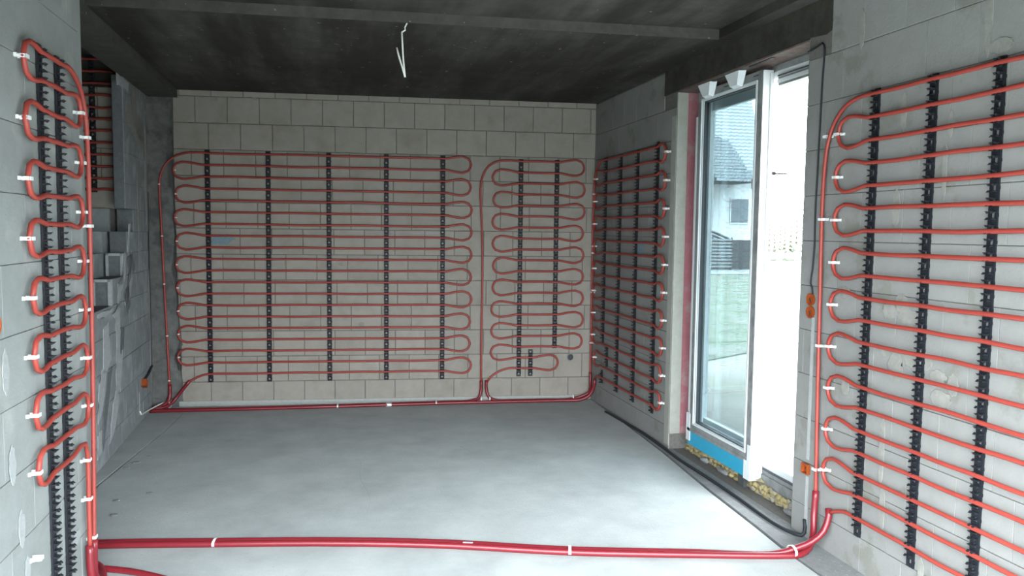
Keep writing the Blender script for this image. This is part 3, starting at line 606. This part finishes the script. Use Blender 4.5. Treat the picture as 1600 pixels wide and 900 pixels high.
ring((1.165, 3.593, .018), (1, -.3, 0), .038, 'white cable tie round the front floor conduits towards the door side', .014, sz=.5)
ring((2.235, 3.328, .028), (1, .1, 0), .036, 'white cable tie where the front conduits reach the right wall', .013, sz=.9)
ring((0.68, 3.758, .0155), (1, -.33, 0), .0185, 'silver tape round the front floor conduit in mid-floor', .05, m='silver', name='tape_wrap', cat='tape')
q = BACK.p(0.98, .016, .11); ring((q.x, q.y, .018), ub, .040, 'thin white tie round the floor conduits below the wide field\'s right end', .012, sz=.5)
q = BACK.p(0.10, .016, .17); ring((q.x, q.y, .018), ub, .038, 'thin white tie round the floor conduits below the wide field\'s middle rail', .012, sz=.5)
q = BACK.p(0.55, .016, .155); ring((q.x, q.y, .0155), ub, .0175, 'silver tape round a floor conduit at the back wall\'s foot', .05, m='silver', name='tape_wrap', cat='tape')
for i, (u, lb) in enumerate([(-1.365, 'white tie knotting the conduits in the back left corner'), (1.40, 'left of two white ties at the foot of the middle vertical pipe'), (1.48, 'right of two white ties at the foot of the middle vertical pipe'), (2.27, 'white tie round the conduits bending up in the back right corner')]):
    q = BACK.p(u, .03, .055); ring((q.x, q.y, .032), ub if i in (1, 2) else (ub + Vector((0, 0, .5))), .038 if i in (0, 3) else .026, lb, .012, sz=.8)

# ------------------------------------------------------------------ orange boxes, holes, cables
def round_box(fr, u, z, r, label, depth=0.012, sq=False, tilt=0.0):
    t = bpy.data.objects.new('junction_box', None); COL.objects.link(t); t.empty_display_size = .05; t.matrix_world = fr.mtx(u, z, 0.0) @ Matrix.Rotation(tilt, 4, 'Y'); tag(t, label, 'junction box', 'orange electrical boxes')
    n = 20 if not sq else 4; off = 0 if not sq else math.pi / 4; R_ = r * (1.25 if sq else 1)
    vs_ = []; fs = []
    for (rr, h) in ((R_, 0.0), (R_, depth), (R_ * .84, depth), (R_ * .80, 0.004), (0.001, 0.004)):
        for k in range(n): a = 2 * math.pi * k / n + off; vs_.append((rr * math.cos(a), h, rr * math.sin(a)))
    for q in range(4):
        for k in range(n): fs.append((q * n + k, q * n + (k + 1) % n, (q + 1) * n + (k + 1) % n, (q + 1) * n + k))
    o = MB().add(vs_, fs).obj('box_rim', 'orange'); o.parent = t
    for s in (-1, 1):
        o = MB().box((s * r * .62 - .004, .003, -.006), (s * r * .62 + .004, depth - .001, .006)).obj('screw_lug', 'orange'); o.parent = t
    o = MB().tube([(0, .004, .3 * r), (.2 * r, .011, .1 * r), (-.2 * r, .012, -.2 * r), (.1 * r, .008, -.5 * r)], .0022, 5).obj('wire_end', 'cable'); o.parent = t
round_box(RIGHT, 3.561, 1.262, .032, 'upper orange round junction box right of the sliding door')
round_box(RIGHT, 3.560, 1.196, .032, 'lower orange round junction box right of the sliding door')
round_box(RIGHT, 3.540, .372, .030, 'orange square box low on the wall beside the door opening', depth=.022, sq=True)
round_box(LEFT, 6.90, .305, .034, 'orange box at the end of a dark conduit on the left wall', depth=.04, sq=True, tilt=.5)
round_box(PART, 2.755, 1.282, .034, 'orange round box at the photo\'s left edge on the partition')
# round drilled hole with reddish rim on the back wall
t = bpy.data.objects.new('pipe_hole', None); COL.objects.link(t); t.matrix_world = BACK.mtx(2.252, .41, 0.003); tag(t, 'dark round drilled hole low on the back wall near the right corner', 'hole')
n = 14; vs_ = []; fs = []
for (rr, h) in ((.036, 0.0), (.034, .006), (.026, .006), (.022, .001), (.001, .001)):
    for k in range(n): a = 2 * math.pi * k / n; vs_.append((rr * math.cos(a), h, rr * math.sin(a) * 1.1))
for q in range(4):
    for k in range(n): fs.append((q * n + k, q * n + (k + 1) % n, (q + 1) * n + (k + 1) % n, (q + 1) * n + k))
o = MB().add(vs_[:3 * n] , fs[:2 * n]).obj('rim', 'stain'); o.parent = t
o = MB().add(vs_[2 * n:], [tuple(i - 2 * n for i in f) for f in fs[2 * n:]]).obj('hole_cup', 'gasket'); o.parent = t  # shade inside the hole is put into the cup's dark colour
def cable(pts, r, label, m='cable', name='cable', cat='cable', group='loose cables'):
    o = MB().tube(smooth_path(pts, .03), r, 6).obj(name, m, smooth=True); tag(o, label, cat, group); return o
cable([rp_(3.665, 2.545, .006), rp_(3.60, 2.555, .006), rp_(3.548, 2.565, .006), rp_(3.533, 2.55, .006), rp_(3.537, 2.35, .006), rp_(3.545, 2.0, .006), rp_(3.552, 1.7, .006), rp_(3.548, 1.55, .006), rp_(3.555, 1.42, .007), rp_(3.565, 1.345, .008), rp_(3.552, 1.325, .008), rp_(3.545, 1.29, .008)], .0052,
      'thin black cable hanging down the wall to the orange round boxes')
cable([(2.40, 6.45, .003), (2.415, 6.1, .008), (2.425, 5.6, .012), (2.41, 5.2, .012), (2.395, 4.9, .012), (2.40, 4.5, .012), (2.395, 4.1, .012), (2.385, 3.85, .012), (2.385, 3.70, .012), (2.40, 3.60, .012), (2.428, 3.535, .014), (2.441, 3.53, .03), (2.442, 3.535, .10)], .0105,
      'thick dark cable on the floor along the door opening\'s base')
v = [LEFT.p(6.93, .325, .014), LEFT.p(7.10, .345, .012), LEFT.p(7.29, .385, .010)]
cable(v, .011, 'short dark conduit slanting up from the orange box on the left wall')
cable([LEFT.p(7.30, .39, .006), LEFT.p(7.30, .8, .006), LEFT.p(7.285, 1.3, .006), LEFT.p(7.30, 1.9, .006)], .006, 'thin dark cable up the back left corner')
cable([LEFT.p(6.77, .10, .004), LEFT.p(6.80, .07, .006), LEFT.p(6.95, .05, .008), LEFT.p(7.1, .04, .02), bp(-1.42, .045, .03), bp(-1.35, .06, .02)], .006, 'thin pale cable curling along the back left floor corner', 'wire')
# wires from the ceiling
wa = (0.455, 4.612)
cable([(wa[0], wa[1], 2.79), (wa[0] - .012, wa[1] + .005, 2.765), (wa[0] - .01, wa[1], 2.75), (wa[0] - .03, wa[1], 2.735)], .0045, 'twisted stub of the white ceiling wire', 'wire', 'ceiling_wire', 'wire', 'ceiling wires')
cable([(0.425, 4.61, 2.737), (0.428, 4.61, 2.68), (0.434, 4.61, 2.58), (0.444, 4.61, 2.482)], .0055, 'long white wire hanging straight from the ceiling', 'wire', 'ceiling_wire', 'wire', 'ceiling wires')
cable([(0.444, 4.61, 2.482), (0.430, 4.61, 2.53), (0.408, 4.61, 2.60), (0.396, 4.61, 2.648)], .0055, 'folded-back end of the white ceiling wire', 'wire', 'ceiling_wire', 'wire', 'ceiling wires')
cable([(-1.10, 4.45, 2.845), (-1.11, 4.45, 2.815), (-1.08, 4.45, 2.805), (-1.06, 4.44, 2.80)], .005, 'small pale wire stub at the top left ceiling', 'wire', 'ceiling_wire', 'wire', 'ceiling wires')

# ================================================================== sliding terrace door
door = tag(empty('door_1', (2.6, 4.43, 0)), None, None, kind='structure')
bpy.context.view_layer.update()
def dp(mb, name, m, parent=None):
    o = mb.obj(name, m); o.parent = parent or door
    w = (parent or door)
    o.matrix_parent_inverse = w.matrix_world.inverted() if parent is None else Matrix.Identity(4)
    return o
def rect_frame(x0, x1, y0, y1, z0, z1, w, bot=None):
    mb = MB(); b = bot or w
    mb.box((x0, y0, z0), (x1, y0 + w, z1)).box((x0, y1 - w, z0), (x1, y1, z1)).box((x0, y0 + w, z1 - w), (x1, y1 - w, z1)).box((x0, y0 + w, z0), (x1, y1 - w, z0 + b)); return mb
fr_ = dp(rect_frame(2.615, 2.685, DY0 + .005, DY1 - .018, .125, 2.60, .075), 'door_frame', 'pvc')
dp(rect_frame(2.606, 2.615, DY0 + .005, DY1 - .018, .125, 2.60, .035), 'frame_face', 'pvc_grey', fr_)
dp(MB().box((2.612, DY0 + .01, 2.478), (2.66, 4.21, 2.528)), 'frame_head', 'pvc_grey', fr_)
dp(MB().box((2.606, DY0 + .01, 2.492), (2.613, 4.21, 2.515)), 'head_cover', 'pvc', fr_)
dp(MB().box((2.600, DY0 + .1, .150), (2.606, 4.9, .162)), 'floor_track', 'slate', fr_)
dp(MB().box((2.60, DY0 + .02, 2.53), (2.607, 4.2, 2.537)), 'top_track', 'slate', fr_)
dp(rect_frame(2.635, 2.665, 4.36, 5.14, .20, 2.525, .07), 'fixed_sash', 'pvc', fr_)
dp(MB().box((2.648, 4.43, .27), (2.652, 5.07, 2.455)), 'fixed_pane', 'glass')
dp(MB().box((2.560, 5.13, .30), (2.606, 5.158, 2.42)), 'cover_strip', 'pvc', fr_)
# leaf standing in front of the fixed half
LY0, LY1, LZ0, LZ1 = 4.225, 5.045, .19, 2.570
leaf = dp(rect_frame(2.525, 2.590, LY0, LY1, LZ0, LZ1, .068), 'sliding_leaf', 'pvc')
lf = dp(rect_frame(2.519, 2.525, LY0, LY1, LZ0, LZ1, .058), 'leaf_face_foil', 'pvc_grey', leaf)
dp(rect_frame(2.512, 2.519, LY0 + .052, LY1 - .052, LZ0 + .052, LZ1 - .052, .012), 'glazing_bead', 'pvc', leaf)
dp(rect_frame(2.530, 2.575, LY0 + .066, LY1 - .066, LZ0 + .066, LZ1 - .066, .008), 'gasket', 'gasket', leaf)
dp(MB().box((2.545, LY0 + .068, LZ0 + .068), (2.549, LY1 - .068, LZ1 - .068)), 'glass_pane', 'glass', leaf)
dp(MB().box((2.522, LY0 - .004, LZ0 + .1), (2.560, LY0 - .0005, LZ1 - .01)), 'edge_strip', 'pvc', leaf)
dp(MB().box((2.568, LY0 - .010, LZ0 + .02), (2.588, LY0 - .0005, LZ1 - .02)), 'lock_rail', 'pvc', leaf)
dp(MB().box((2.521, LY0 + .055, .088), (2.585, LY1 + .03, .192)), 'blue_film', 'blue', leaf)
dp(MB().box((2.515, LY0 + .03, .186), (2.590, LY1 + .03, .206)), 'bottom_rail', 'pvc_grey', leaf)
cp = MB(); cp.prism([(2.512, LY0 - .012), (2.60, LY0 - .012), (2.60, LY0 + .06), (2.512, LY0 + .06)], 'z', .082, .20); cp.prism([(2.516, LY0 - .008), (2.60, LY0 - .008), (2.60, LY0 + .03), (2.516, LY0 + .03)], 'z', .20, .30)
dp(cp, 'corner_guard', 'pvc', leaf)
dp(MB().box((2.515, LY1 - .01, .115), (2.58, LY1 + .045, .31)), 'end_guard', 'pvc', leaf)
for y in (4.87, 4.50):      # roller brackets: tapered white caps on the top edge
    mb = MB(); z0, z1 = 2.51, 2.60
    mb.add([(2.515, y - .050, z0), (2.515, y + .050, z0), (2.51, y + .10, z1), (2.51, y - .10, z1), (2.48, y - .042, z0 + .01), (2.48, y + .042, z0 + .01), (2.465, y + .085, z1), (2.465, y - .085, z1)],
           [(0, 1, 2, 3), (4, 7, 6, 5), (0, 4, 5, 1), (1, 5, 6, 2), (2, 6, 7, 3), (3, 7, 4, 0)])
    dp(mb, 'packing_wedge', 'pvc', leaf)
for (y, a) in ((4.98, .03), (4.30, .03), (4.66, .025)): dp(MB().box((2.5175, y - a, 2.545), (2.5195, y + a, 2.551)), 'slot', 'gasket', leaf)
for z in (1.9, 1.42): dp(MB().box((2.5095, LY0 + .066, z - .03), (2.5135, LY0 + .074, z + .03)), 'hinge_pin', 'pvc_grey', leaf)
# sill plate and foam under the frame
sill = MB().box((2.592, DY0 + .005, 0.0), (2.69, DY1 - .02, .125)); dp(sill, 'sill_plate', 'pvc_grey')
bpy.context.view_layer.update()
rnd = random.Random(12)
bm = bmesh.new()
def blob(bm, o_, r, s_, q):
    res = bmesh.ops.create_icosphere(bm, subdivisions=2, radius=r)
    for v_ in res['verts']:
        c_ = v_.co; nz = 1 + .25 * math.sin(c_.x * 190 + q * 50) * math.cos(c_.z * 170 + c_.y * 120) + rnd.uniform(-.06, .06)
        v_.co = Vector((c_.x * s_[0] * nz, c_.y * s_[1] * nz, c_.z * s_[2] * nz)) + Vector(o_)
y = DY0 + .02
while y < DY1 - .02:
    hi_ = .085 if y > 4.2 else .055
    for z_ in (.015, hi_ * .55, hi_):
        blob(bm, (rnd.uniform(2.572, 2.590) - z_ * .05, y + rnd.uniform(-.02, .02), z_ + rnd.uniform(-.008, .008)), rnd.uniform(.011, .021), (rnd.uniform(.6, .9), rnd.uniform(1.0, 2.2), rnd.uniform(.6, 1.1)), y)
    y += rnd.uniform(.014, .022)
me = bpy.data.meshes.new('mounting_foam'); bm.to_mesh(me); bm.free(); me.polygons.foreach_set('use_smooth', [True] * len(me.polygons))
fo = link('mounting_foam', me, None, M['foam']); tag(fo, 'lumpy yellow mounting foam along the foot of the sliding door', 'foam', kind='stuff')
t = MB().box((2.545, 4.33, .005), (2.60, 4.40, .085)).add([(2.54, 4.325, .0), (2.55, 4.325, .0), (2.55, 4.325, .09), (2.54, 4.325, .09)], [(0, 1, 2, 3)]).obj('packing_block', 'groove'); tag(t, 'small dark packing block set in the foam under the door', 'block')
for i, (y, w, h) in enumerate([(4.88, .10, .035), (4.62, .13, .03), (3.84, .10, .03)]):
    bm = bmesh.new(); blob(bm, (2.556, y, h * .55), 1.0, (.022, w / 2, h * .6), y)
    me = bpy.data.meshes.new('mortar_lump'); bm.to_mesh(me); bm.free()
    tag(link('mortar_lump', me, None, M['floor_edge']), 'grey mortar lump in the foam under the door, %s from the far end' % ORD[i], 'mortar', 'mortar lumps under the door')
# dirt lumps on the floor by the left wall
for i, (x, y, s) in enumerate([(-1.27, 5.62, .022), (-1.30, 5.50, .018), (-1.22, 5.75, .014), (-1.21, 4.85, .016), (-1.16, 4.60, .018), (-1.05, 4.95, .014)]):
    bm = bmesh.new(); bmesh.ops.create_icosphere(bm, subdivisions=1, radius=s)
    for v_ in bm.verts: v_.co = Vector((v_.co.x * 1.5 * rnd.uniform(.8, 1.2), v_.co.y * rnd.uniform(.7, 1.2), v_.co.z * .35)) + Vector((x, y, s * .2))
    me = bpy.data.meshes.new('mortar_crumb'); bm.to_mesh(me); bm.free(); tag(link('mortar_crumb', me, None, M['floor_edge']), 'flat mortar crumb on the floor by the stair wall, %s from the far end' % ORD[[1, 2, 0, 4, 5, 3][i]], 'rubble', 'mortar crumbs on the floor')
# fine cracks in the screed: thin raised ridges
for i, P in enumerate([[(0.22, 5.35), (0.20, 5.0), (0.24, 4.6), (0.20, 4.25)], [(0.95, 5.6), (1.0, 5.45), (0.98, 5.3)]]):
    o = MB().tube(smooth_path([(x, y, -.0006) for x, y in P], .05), .0022, 4).obj('screed_ridge', 'floor', scr, smooth=True)

# ================================================================== outside
gd_ = MB().box((2.70, REAR_Y - .2, -.35), (140, 140, -.12)).obj('ground', 'sand'); tag(gd_, None, None, kind='structure')
MB().prism([(6.0, 11.0), (9.0, 11.0), (21.5, 33.0), (12, 33.0), (3.5, 11)], 'z', -.119, -.10).obj('lawn', 'lawn', gd_)
MB().prism([(3.5, 9.2), (3.6, 8.7), (8.5, 11.5), (9, 14), (3.5, 11.2)], 'z', -.119, -.105).obj('lawn_patch', 'lawn', gd_)
MB().prism([(8, 29.0), (24, 29.0), (24, 32.2), (8, 32.2)], 'z', -.099, -.07).obj('paving', 'tarmac', gd_)
MB().box((-120, -60, -.35), (140, REAR_Y - .2, -.12)).box((-120, REAR_Y - .2, -.35), (LX - 0.2, 60, -.12)).obj('rear_soil', 'soil', gd_)
# house
HX0, HX1, HY = 9.0, 20.0, 34.0
house = empty('house', (14, 37, -.1)); tag(house, 'white rendered house with grey tiled roof seen through the door glass', 'house')
bpy.context.view_layer.update()
def hp(o, par=None):
    o.parent = par or house; o.matrix_parent_inverse = house.matrix_world.inverted() if par is None else Matrix.Identity(4); return o
hw = hp(MB().box((HX0, HY, 1.28), (HX1, HY + 9, 4.45)).obj('wall', 'render'))
hp(MB().box((HX0 - .02, HY - .03, -.12), (HX1 + .02, HY + 9, 1.28)).obj('plinth', 'brickw'))
wf = hp(MB().box((18.75, HY - .06, 2.05), (19.75, HY + .02, 3.30)).obj('window', 'render'))
hp(MB().box((18.80, HY - .07, 2.12), (19.70, HY - .05, 3.24)).obj('pane', 'houseglass'), wf)
for wx in (11, 14): hp(MB().box((wx, HY - .05, 2.05), (wx + 1.1, HY + .02, 3.3)).obj('window', 'houseglass'))
hp(MB().box((HX0 - .4, HY - .62, 4.28), (HX1 + .3, HY - .48, 4.42)).obj('gutter', 'slate'))
# main roof: courses of wavy tiles stepping up the slope
def roof(x0, x1, y0, z0, rows_, rowh, rund, name='roof_tiles', colw=.30):
    mb = MB(); nx = int((x1 - x0) / (colw / 4))
    for r in range(rows_):
        ya, za = y0 + r * rund, z0 + r * rowh; yb, zb_ = ya + rund * 1.05, za + rowh * 1.05
        k = len(mb.v)
        for i in range(nx + 1):
            x = x0 + (x1 - x0) * i / nx; w_ = .025 * math.sin(2 * math.pi * x / colw)
            mb.v += [(x, ya, za + w_ - .01), (x, ya, za + w_ + .08), (x, yb, zb_ + w_ * .6)]
        for i in range(nx):
            a = k + i * 3; b = a + 3; mb.f += [(a, b, b + 1, a + 1), (a + 1, b + 1, b + 2, a + 2)]
    return mb
rt = hp(roof(HX0 - .4, HX1 + .5, HY - .5, 4.35, 25, .172, .085).obj(name='roof_tiles', m='tile')); rt['kind'] = 'stuff'
hp(MB().add([(HX0 - .4, HY - .5, 4.30), (HX1 + .5, HY - .5, 4.30), (HX1 + .5, HY + 1.65, 8.60), (HX0 - .4, HY + 1.65, 8.60), (HX0 - .4, HY + 9.6, 4.3), (HX1 + .5, HY + 9.6, 4.3)], [(0, 1, 2, 3), (3, 2, 5, 4), (0, 4, 5, 1), (1, 5, 2), (0, 3, 4)]).obj('roof_deck', 'slate'))
# lower front hip roof with slanting tile rows
mb = MB(); nn = 14
for r_ in range(nn):
    z = 5.80 - r_ * .135
    for c in range(26):
        x = 15.6 + c * .17 + r_ * .10
        if x > 17.30 + (5.80 - z) * .88: continue
        mb.box((x, HY - 2.06 - r_ * .006, z - .10), (x + .15, HY - 1.90, z + .01)).box((x + .13, HY - 2.08 - r_ * .006, z - .12), (x + .17, HY - 1.90, z + .02))
ht = hp(mb.obj('hip_tiles', 'tile')); ht['kind'] = 'stuff'
hp(MB().add([(14.2, HY - 2.0, 3.92), (18.98, HY - 2.0, 3.92), (17.2, HY - 1.8, 5.9), (14.2, HY - 1.8, 5.9), (14.2, HY + .2, 3.92), (18.98, HY + .2, 3.92), (17.2, HY + 1.2, 5.9), (14.2, HY + 1.2, 5.9)], [(0, 1, 2, 3), (4, 7, 6, 5), (0, 4, 5, 1), (1, 5, 6, 2), (2, 6, 7, 3), (3, 7, 4, 0)]).obj('hip_deck', 'slate'))
hp(MB().tube([(14.3, HY - .35, 5.2 - 2.2), (18.55, HY - .35, 1.34)], .06, 6).obj('verge_board', 'slate'))
hp(MB().tube([(14.3, HY - .45, 4.9 - 2.2), (18.2, HY - .45, 1.30)], .05, 6).obj('verge_board', 'slate'))
# slatted fence panel by the plinth
fe = empty('garden_fence', (18.0, 32.9, -.1)); tag(fe, 'pale slatted fence panel in front of the house plinth', 'fence'); bpy.context.view_layer.update()
for k in range(9):
    o = MB().box((17.3, 32.88, .02 + k * .155), (18.32, 32.92, .10 + k * .155)).obj('slat', 'tarmac'); o.parent = fe; o.matrix_parent_inverse = fe.matrix_world.inverted()
for x in (17.3, 18.30):
    o = MB().box((x, 32.92, -.1), (x + .07, 32.98, 1.42)).obj('post', 'slate'); o.parent = fe; o.matrix_parent_inverse = fe.matrix_world.inverted()
# antenna mast
an = empty('antenna_mast', (24.7, 40.0, -.1)); tag(an, 'thin mast with a small rod antenna, outside the open door half', 'antenna'); bpy.context.view_layer.update()
def ap(o): o.parent = an; o.matrix_parent_inverse = an.matrix_world.inverted(); return o
AX, AY = 24.7, 40.0
ap(MB().tube([(AX, AY, -.12), (AX, AY, 5.10)], .014, 6).obj('mast', 'white'))
ap(MB().tube([(AX - .02, AY, 5.03), (AX + .95, AY - .1, 5.01)], .045, 6).obj('boom', 'antenna_dark'))
for k in range(8): ap(MB().tube([(AX + .05 + k * .1, AY - .25, 5.02), (AX + .05 + k * .1, AY + .25, 5.02)], .018, 5).obj('element', 'antenna_dark'))
ap(MB().box((AX - .06, AY - .05, 4.94), (AX + .14, AY + .05, 5.12)).obj('bracket', 'antenna_dark'))
ap(MB().tube([(AX - .08, AY, 4.55), (AX + .14, AY, 4.72)], .03, 5).obj('arm', 'antenna_dark')); ap(MB().tube([(AX - .1, AY, 4.06), (AX + .14, AY, 4.07)], .028, 5).obj('arm', 'antenna_dark'))
# trees and bushes beyond the yard
def conifer(x, y, h, r, label, seed):
    t = empty('conifer', (x, y, -.12)); tag(t, label, 'tree', 'conifers beyond the yard'); rn = random.Random(seed)
    o = MB().tube([(0, 0, 0), (0, 0, h * .5), (0, 0, h * .95)], lambda i: (.12, .07, .02)[i], 6).obj('trunk', 'bark'); o.parent = t
    mb = MB(); lv = 9
    for k in range(lv):
        z = h * (.12 + .86 * k / lv); R_ = r * (1 - k / lv) + .1; nb_ = 11
        for j in range(nb_):
            a = 2 * math.pi * (j + rn.random() * .6) / nb_; q = R_ * rn.uniform(.7, 1.15); dz = -q * .35
            c, s = math.cos(a), math.sin(a); w_ = q * .22
            mb.add([(0, 0, z + .18 * h / lv), (c * q * .6 - s * w_, s * q * .6 + c * w_, z + dz * .5), (c * q, s * q, z + dz), (c * q * .6 + s * w_, s * q * .6 - c * w_, z + dz * .5), (c * q * .5, s * q * .5, z + dz * .2 - .12)], [(0, 1, 2), (0, 2, 3), (4, 2, 1), (4, 3, 2)])
    o = mb.obj('foliage', 'conifer'); o.parent = t
names = ['leftmost tall spiky conifer seen through the open door half', 'slim small conifer right of the tall spiky one', 'middle conifer of the tree row beyond the yard', 'conifer just right of the middle one in the row', 'dense conifer beside the near door jamb', 'rightmost conifer half hidden by the near door jamb', 'conifer of the row hidden mostly by the wall right of the door']
for i, (ra, h, r) in enumerate([(.615, 3.6, .55), (.624, 2.9, .45), (.633, 3.0, .5), (.640, 2.8, .5), (.650, 3.5, .8), (.659, 4.2, .9), (.672, 4.5, 1.0)]):
    Y_ = 50 + (i % 3) * 3.0; conifer(ra * Y_, Y_, h, r, names[i], 100 + i)
for i, (ra, Y_, r) in enumerate([(.622, 45.0, .35), (.636, 46.6, .40), (.650, 44.2, .38), (.662, 46.4, .45)]):
    bm = bmesh.new(); bmesh.ops.create_icosphere(bm, subdivisions=3, radius=r); rn = random.Random(i)
    for v_ in bm.verts: v_.co = Vector((v_.co.x * 1.5, v_.co.y, v_.co.z * .75)) * rn.uniform(.85, 1.15)
    me = bpy.data.meshes.new('bush'); bm.to_mesh(me); bm.free(); o = link('bush', me, None, M['conifer']); o.location = (ra * Y_, Y_, -.1 + r * .4)
    tag(o, 'low bush under the conifers beyond the yard, %s from the left' % ORD[i], 'bush', 'bushes beyond the yard')
for i, (x, y, s) in enumerate([(4.6, 6.6, .03), (4.9, 7.2, .035), (4.3, 6.1, .025), (5.3, 7.6, .03), (4.9, 6.5, .02), (4.5, 7.4, .02)]):
    bm = bmesh.new(); bmesh.ops.create_icosphere(bm, subdivisions=1, radius=s)
    for v_ in bm.verts: v_.co *= rnd.uniform(.75, 1.2)
    me = bpy.data.meshes.new('stone'); bm.to_mesh(me); bm.free(); o = link('stone', me, None, M['brickw']); o.location = (x, y, -.115)
    tag(o, 'small stone on the bright yard outside the open door, %s nearest the sill' % ORD[[1, 4, 0, 5, 2, 3][i]], 'stone', 'stones on the yard')
